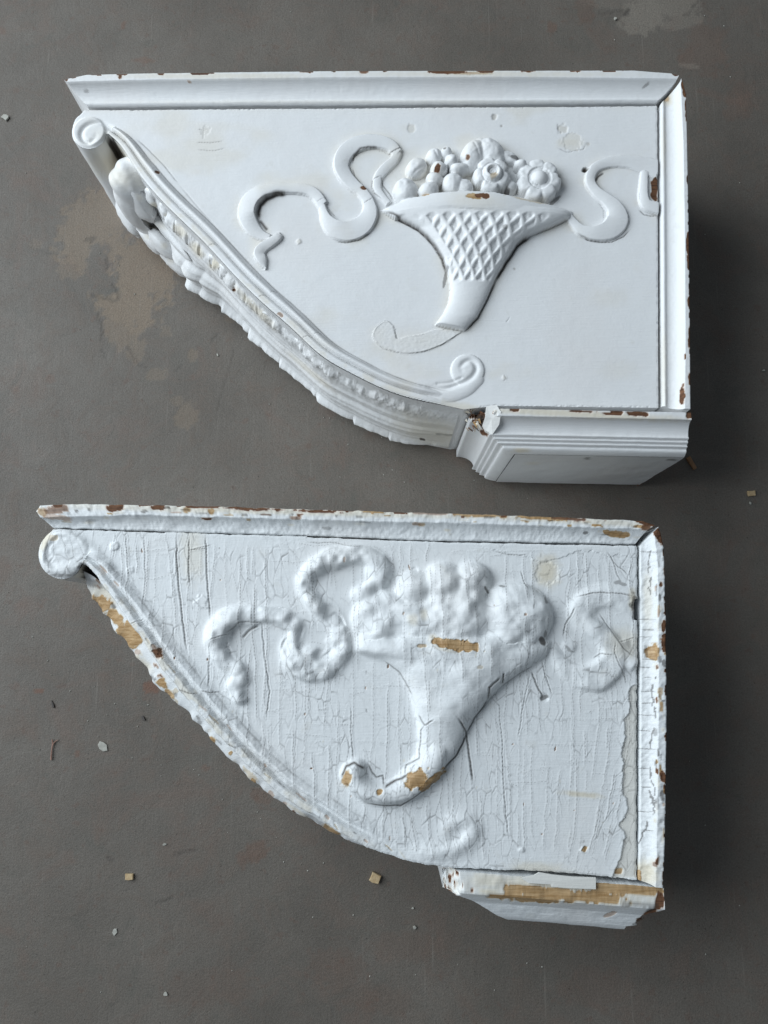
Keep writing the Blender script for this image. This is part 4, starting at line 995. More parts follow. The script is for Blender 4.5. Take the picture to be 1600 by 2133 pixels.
    tail = [(914, 1556, 24, 11, 9), (897, 1596, 30, 11, 9), (872, 1624, 29, 10, 8), (838, 1648, 25, 9, 7), (797, 1656, 22, 8, 6.5), (764, 1648, 21, 8, 6.5), (742, 1630, 20, 8, 6), (734, 1610, 18, 7.5, 6), (744, 1596, 14, 6, 5), (757, 1600, 8, 4, 4)]
    G.ribbon(tail, 20, 0.006, dome=0.0045, soft=0.005)
    G.dome(735, 1615, 24, 26, 0, 0.001, .0105, 20, .6, hz=.006)
    fr = [(800, 1290, 66, 58, 0, .001, .0125), (868, 1226, 44, 38, 0, .001, .0120), (926, 1218, 46, 46, 0, .002, .0140), (984, 1214, 42, 44, 40, .001, .0130), (868, 1300, 62, 50, 0, .003, .0130), (952, 1286, 80, 66, 0, .004, .0160), (1075, 1288, 78, 74, 0, .002, .0158), (1052, 1334, 46, 24, 0, .007, .0100), (940, 1336, 72, 22, 0, .008, .0092), (795, 1322, 46, 28, 0, .003, .0100), (1096, 1276, 36, 38, 0, .006, .0135)]
    for i, (u, v, a, bb, ang, ba, ht) in enumerate(fr):
        G.dome(u, v, a, bb, ang, ba, ht, 30 + i, 0.5, hz=ba + ht * .6)
        names[30 + i] = ('fruit', 20)
    U2, V2 = px_space(G, 0.012)
    sx = (U2 - 947) / 204.0
    rw_ = (fbm(G.U / 45, G.V / 200, 89, 2) - .5) * 22; te = 1334 - 8 * (1 - sx ** 2) + sx * 6 + rw_; be = 1356 + 16 * (1 - sx ** 2) + rw_
    q = (V2 - (te + be) / 2) / ((be - te) / 2)
    hh = 0.001 + 0.0165 * np.clip(1 - sx ** 2, 0, 1) ** 0.5 + 0.0016 * np.sqrt(np.clip(1 - q * q, 0, 1))
    G.put((slice(None), slice(None)), hh, (np.abs(q) < 1) & (np.abs(sx) < 1), 21); names[21] = ('rim', 20)
    G.h -= 0.0014 * fbm(G.U / 35, G.V / 35, 94, 2) * np.exp(-(((V2 - be - 9) / 9) ** 2)) * (np.abs(sx) < .8) * (G.lab == 20)
    for (u, v, r_) in ((661, 1212, 13), (676, 1246, 13), (686, 1274, 15), (610, 1288, 11), (640, 1323, 16), (680, 1350, 14), (664, 1366, 12), (495, 1358, 15), (530, 1400, 12), (514, 1446, 11), (786, 1230, 12), (1016, 1240, 12)):
        c = W([(u, v)], ZP + .003)[0]; G.h -= 0.0062 * np.exp(-(((G.X - c[0]) ** 2 + (G.Y - c[1]) ** 2) / (r_ * px * .8) ** 2)) * (G.h > 0.0005)
    G.h = np.clip(G.h, 0, None)
    orn = G.h; crisp = blur(orn, 1.6)
    soft = blur(orn, 4.2) * 0.5 + blur(orn, 1.9) * 0.5
    lumps = (fbm(G.X * 50, G.Y * 50, 33, 2) - 0.5) * 0.0060 + (fbm(G.X * 170, G.Y * 170, 35, 2) - 0.5) * 0.0006
    lumps = lumps + (fbm(G.X * 85, G.Y * 85, 95, 2) - .5) * 0.0042 * ((G.lab >= 30) | (G.lab == 10))
    wgt = sstep(0.0003, 0.0040, soft)
    horn = sstep(1360, 1440, Vv)
    G.h = H0 + soft * (1 - 0.45 * horn) + crisp * 0.45 * horn + lumps * wgt * (1 - 0.25 * horn) * (1 + 0.35 * (G.U < 740))
    lab = G.lab.copy(); lab[(soft < 0.0009)] = 0; lab[(G.lab == 0) & (soft > 0.0016)] = 0
    G.lab = lab
    # --- paint levels: the top coat has let go along the right-hand side
    fl = spline([(1329, 1424), (1318, 1428), (1311, 1440), (1310, 1480), (1301, 1502), (1303, 1530), (1296, 1560), (1299, 1600), (1297, 1640), (1306, 1678), (1303, 1700), (1289, 1717), (1301, 1738), (1297, 1768), (1291, 1790), (1283, 1808), (1277, 1826)], 300)
    k = np.arange(300); fl[:, 0] += (fbm(k / 5.0, k * 0, 77, 3) - 0.5) * 9
    ux = np.interp(G.V, fl[:, 1], fl[:, 0])
    gone = (G.U > ux) & (G.V > 1427) & (G.V < 1829)
    gs = blur(gone.astype(float), 0.8)
    G.h -= gs * 0.0011
    lipd = np.abs(G.U - ux)
    G.h += np.where((G.U <= ux) & (G.V > 1424) & (G.V < 1830), 0.0007 * np.exp(-lipd / 7.0), 0)
    G.wear[..., 3] = np.maximum(G.wear[..., 3], gs * 0.42)
    # second loose coat: a ragged step below the top edge
    st_ = spline([(1005, 1141), (1040, 1147), (1075, 1158), (1100, 1160), (1120, 1170), (1165, 1164), (1190, 1152), (1225, 1148), (1245, 1150), (1270, 1158), (1290, 1155), (1320, 1162)], 200)
    k = np.arange(200); st_[:, 1] += (fbm(k / 4.0, k * 0, 78, 3) - 0.5) * 8
    vy = np.interp(G.U, st_[:, 0], st_[:, 1])
    G.h += np.where((G.V < vy) & (G.U > 1000), 0.00055, 0) * sstep(1000, 1020, G.U)
    # --- moulded band along the curve, blurred by paint
    D, K = G.near_dist(EW, 0.030)
    t = K / (len(EW) - 1.0); d = D / px
    sc = np.interp(t, [0, 0.06, 0.15, 0.5, 0.8, 1], [0.5, 0.8, 0.95, 1.0, 0.95, 0.8])
    d = d / sc + (fbm(G.U / 40, G.V / 40, 79, 2) - 0.5) * 4
    f = np.interp(d, [0, 3, 14, 18, 22, 27, 31, 36, 44, 50, 58, 70], np.array([0.8, 3.6, 3.8, 2.0, -0.9, -0.5, 3.4, 4.4, 2.8, 1.4, 0.2, 0]) * 1e-3)
    f = f * sstep(0.93, 0.72, t) + (fbm(G.U / 12, G.V / 12, 80, 3) - 0.5) * 0.0008 * sstep(60, 40, d)
    below = G.V < np.interp(G.U, E[:, 0], E[:, 1]) + 3
    band = (D < 0.029) & below & (t > 0.002)
    G.h[band] += f[band] * sstep(0.029, 0.026, D[band])
    gn = fbm(G.U / 20, G.V / 20, 84, 3); fade_ = sstep(0.9, 0.7, t)
    G.wear[..., 1] = np.maximum(G.wear[..., 1], band * fade_ * (0.36 * np.exp(-((d - 23) / 3.2) ** 2) + 0.4 * np.exp(-((d - 48) / 2) ** 2)) * sstep(.3, .7, gn))
    G.wear[..., 3] = np.maximum(G.wear[..., 3], band * fade_ * 0.6 * sstep(.42, .65, gn) * np.exp(-((d - 8) / 9) ** 2))
    G.lab[band & (d < 58) & (t < 0.86) & (G.lab == 0)] = 1; names[1] = ('edge_bead', root)
    # --- worn scroll on the upper left, ghost of the scroll at the lower right
    Cu = W([(134, 1152)], ZP)[0]; ru = np.hypot(G.X - Cu[0], G.Y - Cu[1]) / px + (fbm(G.U / 14, G.V / 14, 81, 3) - .5) * 8
    G.h += np.where(G.U < 186, 0.0020 * sstep(56, 40, ru) - 0.0014 * np.exp(-((ru - 34) / 6.0) ** 2) * sstep(20, -10, (G.U - 130) + (G.V - 1150) * 0.3) + (fbm(G.U / 16, G.V / 16, 82, 2) - .5) * 0.0016 * sstep(58, 46, ru), 0)
    G.lab[(ru < 50) & (G.U < 176) & (G.lab < 2)] = 3; names[3] = ('scroll_eye', root)
    for pts, wd, hgt in (([(250, 1216), (215, 1166), (182, 1134), (150, 1117), (120, 1118), (99, 1136), (94, 1160), (106, 1182), (128, 1189), (148, 1180), (153, 1164)], 10, .0019),):
        b, dd, kk, sd, al = G.nearest(W(spline(pts, 200), ZP), 0.010)
        G.h[b] += hgt * np.exp(-(dd / px / wd) ** 2) * np.clip(np.minimum(kk, 199 - kk) / 30.0, 0, 1)
    keep = G.h.copy(); G.h[:] = 0; lk = G.lab.copy()
    b, dd, kk, sd, al = G.nearest(W(spline([(850, 1772), (900, 1776), (945, 1768), (976, 1750), (984, 1726), (966, 1708), (941, 1713), (932, 1732), (946, 1745)], 200), ZP), 0.016)
    G.put(b, 0.0036 * np.exp(-(dd / px / 15.0) ** 2) * np.clip(np.minimum(kk, 199 - kk) / 40.0, 0, 1), dd < 0.015, 2)
    gh = blur(G.h, 2.5)
    G.h = keep + gh + (fbm(G.U / 16, G.V / 16, 83, 2) - .5) * 0.0008 * sstep(0.0004, 0.002, gh)
    G.lab = lk; G.lab[(gh > 0.0012) & (lk == 0)] = 2; names[2] = ('scroll_eye', root)
    # --- overall slightly puckered paint
    G.h += (fbm(G.X * 120, G.Y * 90, 36, 2) - 0.5) * 0.00020
    # --- alligatored film: small plates of paint, each a little tilted, parted by hairlines
    wu = G.U + (fbm(G.U / 60, G.V / 60, 85, 3) - .5) * 26 + np.clip((G.U - 1120) / 150, 0, 1) * np.clip((G.V - 1480) / 300, 0, 1) * (G.V - 1480) * 0.25
    A_ = wu / 15.0; B_ = (G.V + (fbm(G.U / 30, G.V / 90, 86, 2) - .5) * 20) / 50.0
    ai = np.floor(A_).astype(int); bi = np.floor(B_).astype(int)
    F1 = np.full(A_.shape, 9.0); F2 = F1.copy(); ID = np.zeros(A_.shape, int); ox = F1.copy()
    for da_ in (-1, 0, 1):
        for db_ in (-1, 0, 1):
            ca, cb = ai + da_, bi + db_
            jx = ca + .15 + .7 * TAB[(ca * 7 + cb * 13) & 255, (cb * 3 + ca) & 255]; jy = cb + .1 + .8 * TAB[(ca * 5 + 91) & 255, (cb * 11 + ca * 3 + 40) & 255]
            dd_ = np.sqrt((A_ - jx) ** 2 + (B_ - jy) ** 2)
            near_ = dd_ < F1
            F2 = np.where(near_, F1, np.minimum(F2, dd_)); ID = np.where(near_, (ca * 31 + cb * 17) & 255, ID); ox = np.where(near_, A_ - jx, ox); F1 = np.where(near_, dd_, F1)
    gap_ = (F2 - F1)
    gate = sstep(.40, .58, fbm(G.U / 55, G.V / 75, 87, 3)) * 0.80 + 0.20
    th_ = TAB[ID, (ID * 7) & 255]
    line_ = np.exp(-(gap_ / 0.060) ** 2) * gate * (0.35 + 0.65 * th_)
    G.h += ((th_ - .5) * 0.00016 + ox * (TAB[(ID * 3) & 255, ID] - .5) * 0.00036) * gate - line_ * 0.00016 + 0.00010 * np.exp(-((gap_ - 0.2) / 0.09) ** 2) * gate
    G.wear[..., 1] = np.maximum(G.wear[..., 1], line_ * 0.66 * (0.3 + 0.9 * fbm(G.U / 18, G.V / 18, 88, 2)))
    # --- crazing: long cracks down the grain, short links across, paint lifted at their lips
    R = np.random.default_rng(5)
    def clear(u, v):
        return u > 150 and v < np.interp(u, E[:, 0], E[:, 1]) - 6
    x = 186.0
    while x < 1318:
        v = 1108 + (x - 100) * 0.026 + R.uniform(0, 30) if R.random() < 0.8 else R.uniform(1150, 1400)
        while v < 1806:
            Lc = R.choice([R.uniform(40, 140), R.uniform(160, 420)], p=[.45, .55])
            n = max(4, int(Lc / 22)); pts = []
            u = x + R.uniform(-4, 4); dr = R.uniform(-0.05, 0.05)
            for i in range(n):
                vv = v + Lc * i / (n - 1)
                lean = np.clip((u - 1120) / 150, 0, 1) * np.clip((vv - 1480) / 300, 0, 1) * -0.30
                lean += np.clip((u - 820) / 60, 0, 1) * np.clip((1060 - u) / 60, 0, 1) * np.clip((vv - 1690) / 40, 0, 1) * 0.16
                u += R.normal(0, 1.6) + (dr + lean) * Lc / (n - 1)
                if not clear(u, vv) or vv > 1812 or u > 1322: break
                pts.append((u, vv))
            if len(pts) >= 3:
                st2 = R.uniform(0.35, 1.0)
                if R.random() < .28: st2 *= 1.3
                ix = np.clip(np.searchsorted(G.x, W([pts[len(pts) // 2]], ZP)[0][0]), 0, len(G.x) - 1); iy = np.clip(np.searchsorted(G.y, W([pts[len(pts) // 2]], ZP)[0][1]), 0, len(G.y) - 1)
                zh = G.h[iy, ix]
                G.line(pts, 0.27 + 0.12 * st2, 0.22 * st2, 0.30 + 0.45 * st2 * R.uniform(.4, 1.1), lip=0.26 * st2, wob=2.2, seed=int(R.integers(1, 90)), hz=zh)
            v += Lc + R.choice([R.uniform(4, 25), R.uniform(40, 160)], p=[.6, .4])
        x += R.choice([R.uniform(6, 12), R.uniform(16, 32)], p=[.35, .65])
    for i in range(300):
        u = R.uniform(190, 1300); v = R.uniform(1120, 1800); Lc = R.choice([R.uniform(12, 36), R.uniform(40, 130)], p=[.75, .25])
        if not clear(u, v) or not clear(u + Lc, v): continue
        G.line([(u, v), (u + Lc * .5, v + R.uniform(-5, 5)), (u + Lc, v + R.uniform(-8, 8))], 0.26, 0.16, R.uniform(.2, .6), lip=0.13, wob=2.5, seed=i % 80, hz=0.003)
    # --- the deep cracks that can be followed one by one
    def deep(pts, w=.7, dep=1.0, g=.95, wob=2.0, hz=0.0, lip=0.25): G.line(pts, w, dep, g, lip=lip, wob=wob, seed=int(pts[0][0]) % 90, hz=hz)
    deep([(872, 1488), (878, 1500), (885, 1509), (902, 1497)], .7, .8, .8, hz=.005); deep([(885, 1509), (877, 1520), (875, 1550), (872, 1578), (864, 1583), (847, 1596), (843, 1618)], .6, .9, .85, hz=.003)
    deep([(799, 1640), (815, 1631), (840, 1620), (852, 1612)], 1.0, 1.2, 1, hz=.006); deep([(852, 1612), (865, 1590)], .6, .6, .6, hz=.006); deep([(799, 1640), (798, 1618), (784, 1620), (775, 1608), (767, 1592)], .7, 1, .85, hz=.005)
    deep([(763, 1603), (738, 1589), (722, 1597), (711, 1622)], 1.1, 1.2, 1, hz=.006); deep([(737, 1588), (732, 1540), (731, 1470)], .5, .6, .6)
    deep([(760, 1672), (800, 1677), (835, 1677), (860, 1660), (884, 1642), (915, 1614)], .8, 1.0, .95); deep([(915, 1612), (952, 1571), (972, 1528)], .9, 1.1, .95)
    deep([(950, 1490), (962, 1508), (971, 1524), (976, 1560), (983, 1604), (986, 1632)], .85, 1.1, 1, hz=.002); deep([(972, 1526), (988, 1495), (1003, 1476), (1015, 1456)], .7, 1, .9); deep([(1015, 1458), (1018, 1430), (1040, 1410)], 1.0, .9, .9, hz=.004); deep([(1045, 1424), (1046, 1400)], .9, 1, 1); deep([(1040, 1432), (1080, 1403), (1110, 1388)], .6, .6, .5)
    deep([(1016, 1440), (1040, 1470), (1047, 1560), (1050, 1660), (1062, 1760)], .45, .7, .75); deep([(1107, 1398), (1120, 1430), (1132, 1454)], .7, 1, .95); deep([(1128, 1376), (1138, 1410), (1150, 1448)], .5, .8, .7); deep([(1105, 1400), (1090, 1470), (1080, 1540)], .5, .6, .5)
    deep([(800, 1376), (830, 1398), (845, 1420), (860, 1450)], .6, .7, .8, hz=.002)
    deep([(1200, 1243), (1235, 1236), (1260, 1234), (1300, 1238), (1322, 1243)], .6, .7, .8, hz=.003); deep([(1198, 1265), (1180, 1300), (1176, 1325)], .6, 1.0, .8, hz=.003); deep([(1250, 1275), (1275, 1315), (1300, 1350), (1325, 1368)], .6, .6, .7, hz=.004); deep([(1290, 1338), (1325, 1328)], .5, .5, .6, hz=.003); deep([(1240, 1372), (1255, 1362), (1280, 1364)], .5, .5, .8, hz=.005)
    deep([(1282, 1335), (1280, 1362), (1292, 1388), (1308, 1420)], .5, .6, .7, hz=.003); deep([(1265, 1150), (1280, 1172), (1310, 1198)], .5, .6, .7); deep([(1275, 1160), (1284, 1195), (1295, 1210)], .5, .6, .6); deep([(1030, 1148), (1060, 1156), (1100, 1157)], .5, .5, .6); deep([(1085, 1190), (1092, 1215), (1100, 1228)], .5, .7, .8)
    deep([(470, 1320), (500, 1296), (540, 1296), (548, 1300)], .6, .6, .6, hz=.004); deep([(435, 1335), (445, 1330), (480, 1320)], .5, .5, .6, hz=.005); deep([(433, 1430), (436, 1350), (442, 1336)], .6, .7, .6, hz=.003); deep([(545, 1290), (552, 1370), (562, 1440), (555, 1500)], .6, .8, .6)
    deep([(504, 1330), (520, 1312), (538, 1303)], 1.1, .7, .8, hz=.002); deep([(640, 1130), (700, 1130), (740, 1140), (760, 1138)], .5, .5, .6); deep([(400, 1145), (440, 1136)], .5, .5, .7); deep([(390, 1146), (430, 1143)], .5, .5, .7); deep([(368, 1120), (370, 1200), (385, 1330), (391, 1360)], .7, .9, .85); deep([(395, 1120), (393, 1180), (396, 1220)], .6, .8, .8); deep([(428, 1115), (432, 1200), (438, 1290)], .7, .9, .75)
    deep([(300, 1113), (303, 1200), (298, 1265)], .5, .6, .6); deep([(262, 1112), (266, 1180), (270, 1206)], .5, .6, .6); deep([(240, 1110), (238, 1150), (236, 1165)], .4, .5, .4)
    deep([(370, 1436), (412, 1446)], .55, .6, .9); deep([(420, 1440), (460, 1443)], .55, .5, .9); deep([(455, 1550), (480, 1552), (500, 1558)], .6, .6, .85); deep([(275, 1300), (300, 1290)], .5, .5, .5)
    deep([(1300, 1400), (1304, 1424)], .5, .5, .6)
    # --- bare wood, stains, gouges
    spots = [(950, 1343, 46, 11, 10, 2, 1), (905, 1332, 12, 10, 20, 3, .8), (925, 1352, 30, 5, 14, 3, .6), (868, 1622, 24, 17, -20, 2, .95), (900, 1625, 30, 7, -42, 2, .9), (722, 1622, 10, 16, 10, 2, .62), (791, 1651, 6, 6, 0, 2, .8), (1140, 1190, 26, 32, 0, 3, .95), (1135, 1452, 9, 5, -20, 1, .7), (1182, 1349, 9, 3, 50, 1, .5), (1188, 1356, 7, 2, 20, 1, .45), (1285, 1213, 9, 4, -10, 1, .5), (1298, 1217, 9, 3, 15, 1, .5), (1130, 1335, 5, 9, -25, 1, .85), (1136, 1320, 2.5, 8, 10, 1, .6), (1137, 1250, 2.5, 6, -20, 1, .6), (1112, 1263, 1.6, 6, 10, 1, .5), (1014, 1230, 3, 8, -30, 1, .8), (1046, 1221, 9, 2, 8, 1, .6),
             (1322, 1262, 7, 26, 0, 1, .65), (1318, 1250, 8, 24, 0, 3, .9), (1218, 1768, 5, 7, 30, 2, .85), (1290, 1815, 8, 6, 0, 2, .6), (1210, 1655, 40, 6, 6, 3, .9), (400, 1150, 26, 60, 0, 3, .45), (1300, 1340, 40, 30, 0, 3, .5), (860, 1290, 12, 12, 0, 3, .6), (883, 1280, 8, 12, 0, 3, .6), (1120, 1810, 60, 14, 5, 3, .6), (170, 1180, 10, 8, 0, 1, .5), (95, 1125, 7, 26, 25, 3, .95), (112, 1120, 8, 6, 0, 2, .4), (130, 1198, 26, 3, 0, 1, .5), (272, 1325, 4, 6, 0, 2, .4), (330, 1360, 8, 14, -30, 0, .65), (322, 1350, 5, 10, -35, 0, .5), (160, 1200, 14, 8, 20, 1, .4), (880, 1345, 10, 4, 0, 2, .5), (1095, 1280, 3, 3, 0, 0, .5), (1000, 1390, 6, 4, 0, 2, .25)]
    for i in range(70):
        u = R.uniform(200, 1310); v = R.uniform(1120, 1800)
        if clear(u, v): spots.append((u, v, R.uniform(.8, 2.0), R.uniform(1.2, 5), R.uniform(-20, 20), int(R.choice([1, 3, 0])), R.uniform(.25, .7)))
    for q in np.linspace(0.04, 0.9, 26):
        e = E[int(q * 899)]; spots.append((e[0] + R.uniform(4, 26), e[1] - R.uniform(0, 16), R.uniform(4, 15), R.uniform(1, 2.6), R.uniform(35, 60), int(R.choice([0, 2, 3, 1])), R.uniform(.25, .6)))
    W3 = px_space(G, np.clip(G.h, 0, .02)); bl = blotches(W3[0], W3[1], spots, 12)
    G.wear = np.maximum(G.wear, bl)
    G.wear[..., 1] *= 1 - 0.8 * bl[..., 2]
    G.h -= (bl[..., 2] + bl[..., 0]) * 0.0009
    for (u, v, r_, dep) in ((865, 1188, 7, .9), (1140, 1192, 24, .6), (238, 1137, 9, -1.4), (272, 1188, 7, -.8), (1086, 1770, 5, -1.2), (1214, 1770, 6, -1.0), (1135, 1452, 8, 1.2), (1322, 1262, 10, 3.0), (420, 1255, 14, -.8)):
        c = W([(u, v)], ZP)[0]; rad = np.hypot(G.X - c[0], G.Y - c[1]) / px
        kx = sstep(r_ + 3, r_ - 3.5, rad + (fbm(G.U / 9, G.V / 9, int(u), 3) - .5) * r_ * .9)
        G.h -= kx * dep * 0.001
    DO, _ = G.near_dist(OUT, 0.004)
    rr0 = 0.0022
    G.h -= np.where(DO < rr0, rr0 - np.sqrt(np.clip(rr0 ** 2 - (rr0 - DO) ** 2, 0, None)), 0) * 0.8
    G.build(OUT, names, M, root)
    walls('body', root, M, OUT, ZP - 0.0014, 0.0, 14, 0.0012, seed=42, spots=[(185, 1195, 12, 18, -30, 1, .9), (175, 1190, 20, 16, 0, 3, .9)])
    # --- mouldings
    rs = np.random.default_rng(9)
    ts = [(238, 1057, 17, 7, 0, 0, 1), (330, 1057, 16, 6, 0, 0, .95), (390, 1062, 10, 7, 0, 2, .6), (115, 1062, 26, 8, -8, 0, .55), (88, 1066, 12, 8, 10, 2, .55), (440, 1067, 9, 6, 10, 2, .7), (430, 1056, 30, 3, 0, 0, .8), (520, 1060, 60, 3, 2, 0, .7), (660, 1065, 50, 3, 2, 0, .7), (720, 1062, 30, 3, 0, 0, .7), (780, 1066, 30, 4, 2, 2, .7), (900, 1069, 40, 3, 2, 0, .5), (1000, 1073, 50, 5, 2, 2, .6), (1130, 1078, 50, 5, 4, 2, .75), (1180, 1080, 40, 4, 4, 0, .6), (1285, 1112, 24, 6, 6, 2, 1), (1335, 1083, 20, 6, 20, 0, 1), (1345, 1098, 10, 5, 0, 0, .6), (1360, 1088, 14, 6, 30, 0, 1), (680, 1100, 10, 3, 0, 1, .4), (190, 1085, 14, 3, 0, 1, .3), (120, 1078, 30, 5, 10, 0, .35)]
    for i in range(70):
        ts.append((rs.uniform(90, 1350), 0, rs.uniform(2, 14), rs.uniform(1.5, 3.5), 2, int(rs.choice([0, 1, 2, 3])), rs.uniform(.3, .8)))
        u = ts[-1][0]; ts[-1] = (u, np.interp(u, [75, 400, 800, 1355], [1056, 1057, 1068, 1088]) + rs.uniform(-3, 14) + (rs.uniform(0, 30) if rs.random() < .3 else 0)) + ts[-1][2:]
    ts += [(600, 1064, 500, 9, 1.3, 3, .8), (1200, 1084, 200, 8, 3, 3, .7)]
    moulding('top_moulding', root, M, [(112, 1100), (250, 1103.5), (355, 1108), (640, 1116), (900, 1126), (1323, 1134)], [(84, 1078), (300, 1073), (700, 1084), (1000, 1091), (1350, 1103)], [(74, 1064), (82, 1052), (150, 1049), (400, 1053), (800, 1065), (1100, 1074), (1340, 1084), (1366, 1092)], 0.010, 900, rough=0.00095, seed=51, spots=ts, edge=0.32, bead=False, top_round=0.003)
    ss = [(1360, 1357, 13, 15, 0, 2, 1), (1345, 1355, 4, 15, 0, 1, .5), (1385, 1335, 6, 20, -4, 0, 1), (1383, 1305, 4, 12, 0, 0, .9), (1372, 1115, 8, 16, -30, 0, 1), (1385, 1150, 4, 30, 0, 1, .4), (1382, 1620, 6, 12, 0, 0, .9), (1380, 1660, 4, 14, 0, 1, .7), (1365, 1800, 5, 6, 0, 0, .5), (1345, 1820, 30, 30, 0, 3, 1), (1330, 1830, 6, 14, 0, 2, .8), (1350, 1250, 10, 60, 0, 3, .5), (1378, 1470, 4, 12, 0, 2, .6), (1376, 1440, 4, 9, 0, 2, .5)]
    for i in range(60):
        v = rs.uniform(1110, 1840); ss.append((rs.uniform(1364, 1391), v, rs.uniform(1.5, 4), rs.uniform(2, 14), 0, int(rs.choice([0, 1, 2, 3])), rs.uniform(.3, .85)))
    for (a, bb) in ((1150, 1195), (1205, 1240), (1430, 1500), (1520, 1560), (1600, 1680), (1650, 1700), (1715, 1760)):
        u_ = rs.uniform(1345, 1362)
        for v_ in np.arange(a, bb, 5.0):
            du = rs.normal(0, 2.2); u_ += du
            ss.append((u_, v_, rs.uniform(.9, 1.8), 4, -du * 8, 1, .7))
    for v in (1150, 1290, 1312, 1326, 1374, 1390, 1410, 1440, 1465, 1490, 1523, 1560, 1600, 1640, 1690, 1730):
        ss.append((1345 + rs.uniform(-6, 6), v, rs.uniform(8, 20), .9, 2, 1, .6))
    moulding('side_moulding', root, M, [(1332, 1138), (1334, 1300), (1333, 1500), (1332, 1700), (1330, 1832)], [(1362, 1108), (1371, 1180), (1372, 1400), (1371, 1600), (1366, 1848)], [(1373, 1097), (1384, 1130), (1389, 1300), (1390, 1500), (1388, 1700), (1383, 1852)], 0.010, 620, rough=0.0011, seed=55, spots=ss, edge=0.36, bead=False, top_round=0.004)
    # --- base with its paint nearly gone
    zf = ZP + 0.004
    bs = [(1180, 1852, 210, 28, 3, 3, .9), (1280, 1846, 60, 10, 4, 2, 1), (1020, 1835, 50, 18, 3, 3, .8), (1110, 1874, 60, 6, 3, 2, .7), (1330, 1885, 40, 5, 4, 1, .5), (1300, 1850, 80, 14, 4, 2, 1), (1150, 1862, 90, 11, 4, 2, .95), (1230, 1870, 70, 11, 3, 2, .95), (1080, 1850, 40, 5, 3, 2, .8), (1020, 1858, 30, 10, 3, 3, 1), (1050, 1868, 40, 5, 3, 2, .7), (1374, 1878, 9, 18, 0, 0, .9), (1352, 1908, 26, 9, -35, 0, .85), (1330, 1922, 14, 5, -30, 1, .7), (1360, 1892, 14, 5, -30, 1, .6), (985, 1852, 5, 4, 0, 0, .9), (1270, 1905, 12, 4, -20, 0, .4), (1270, 1880, 60, 5, 4, 3, .8), (1160, 1842, 30, 3, 2, 2, .6)]
    base_cap(root, M, (924, 1812), (1383, 1850), zf, 0.002, 0.0011, 61, bs, 0.016, e=0.036, fil=0.0180, crisp=0.0, xf=1.85, rins=1.0)
    # a thick plate of old paint lying loose on the bare top of the base
    pl = [(1112, 1822), (1122, 1816), (1150, 1821), (1190, 1825), (1240, 1827), (1240, 1851), (1190, 1849), (1148, 1846), (1146, 1841), (1100, 1838), (1085, 1828)]
    P = W(pl, zf); n = len(P); c = P.mean(0)
    ringA = np.c_[P, np.full(n, zf + 0.0022)]; ringB = np.c_[P, np.full(n, zf + 0.0006)]
    V = np.vstack([ringA, ringB, [[c[0], c[1], zf + 0.0026]]])
    q = [(i, (i + 1) % n, n + (i + 1) % n, n + i) for i in range(n)]; tr = [(i, (i + 1) % n, 2 * n) for i in range(n)]
    mesh('paint_flake', V, q, M, root, np.tile([[0, 0, 0, .35]], (len(V), 1)), tris=tr).data.shade_flat()
    # --- leafage peeping out beyond the band
    lf = [(160, 1185), (186, 1190), (207, 1210), (228, 1238), (247, 1266), (275, 1305), (303, 1344), (331, 1387), (359, 1420), (390, 1456), (430, 1502), (470, 1546), (510, 1590), (570, 1642), (628, 1684), (702, 1728), (744, 1756), (806, 1780), (850, 1794), (895, 1803), (915, 1805)]
    def D2(t, w, L):
        f = t / L
        n = fbm(t * 120, w * 10, 91, 4) - 0.5
        amp = np.interp(f, [0, .02, .05, .12, .2, .3, .4, .6, .8, .92, 1], [.004, .014, .0205, .0215, .0195, .0175, .0135, .0125, .009, .002, 0])
        ph = ((t + .020 * (fbm(t * 22, w * 0, 92, 2) - .5)) / 0.0300) % 1.0
        saw = np.where(ph < 0.8, 1 - 0.34 * ph, 0.728 + (ph - .8) * 1.36)
        prof = sstep(0.02, 0.14, w) * sstep(1.02, 0.80, w)
        sm = fbm(t * 90, w * 5, 93, 2) - 0.5
        return amp * prof * (0.68 + 0.40 * saw + 0.42 * sm) + n * 0.0007 * sstep(0, .1, w)
    sp = [(214, 1255, 22, 14, 35, 2, .95), (240, 1285, 22, 12, 40, 2, .95), (268, 1320, 26, 20, 45, 2, .95), (262, 1340, 14, 8, 30, 2, .6), (215, 1240, 30, 20, 40, 3, .8), (338, 1422, 12, 8, 30, 2, .9), (285, 1370, 8, 8, 0, 3, .9), (300, 1385, 20, 10, 45, 3, .8), (355, 1445, 14, 5, 45, 2, .6), (440, 1545, 10, 12, 0, 2, .7), (445, 1550, 4, 4, 0, 1, .9), (520, 1612, 20, 5, 45, 2, .4), (620, 1690, 30, 4, 35, 3, .8), (690, 1728, 20, 5, 30, 2, .6), (660, 1710, 30, 4, 30, 1, .4), (196, 1215, 20, 8, 20, 1, .5)]
    rq = np.random.default_rng(3)
    for q in np.linspace(0.05, 0.95, 60):
        i = int(q * (len(E) - 1)); sp.append((E[i, 0] - rq.uniform(0, 24), E[i, 1] + rq.uniform(0, 18), rq.uniform(2, 8), rq.uniform(2, 5), 45, int(rq.choice([0, 1, 2, 3, 3])), rq.uniform(.3, .8)))
    leaf = leaf_strip('acanthus_leaf', root, M, lf, ZP - 0.006, 0.004, D2, 820, 110, spots=sp, seed=14)
    return root
corbel_two()

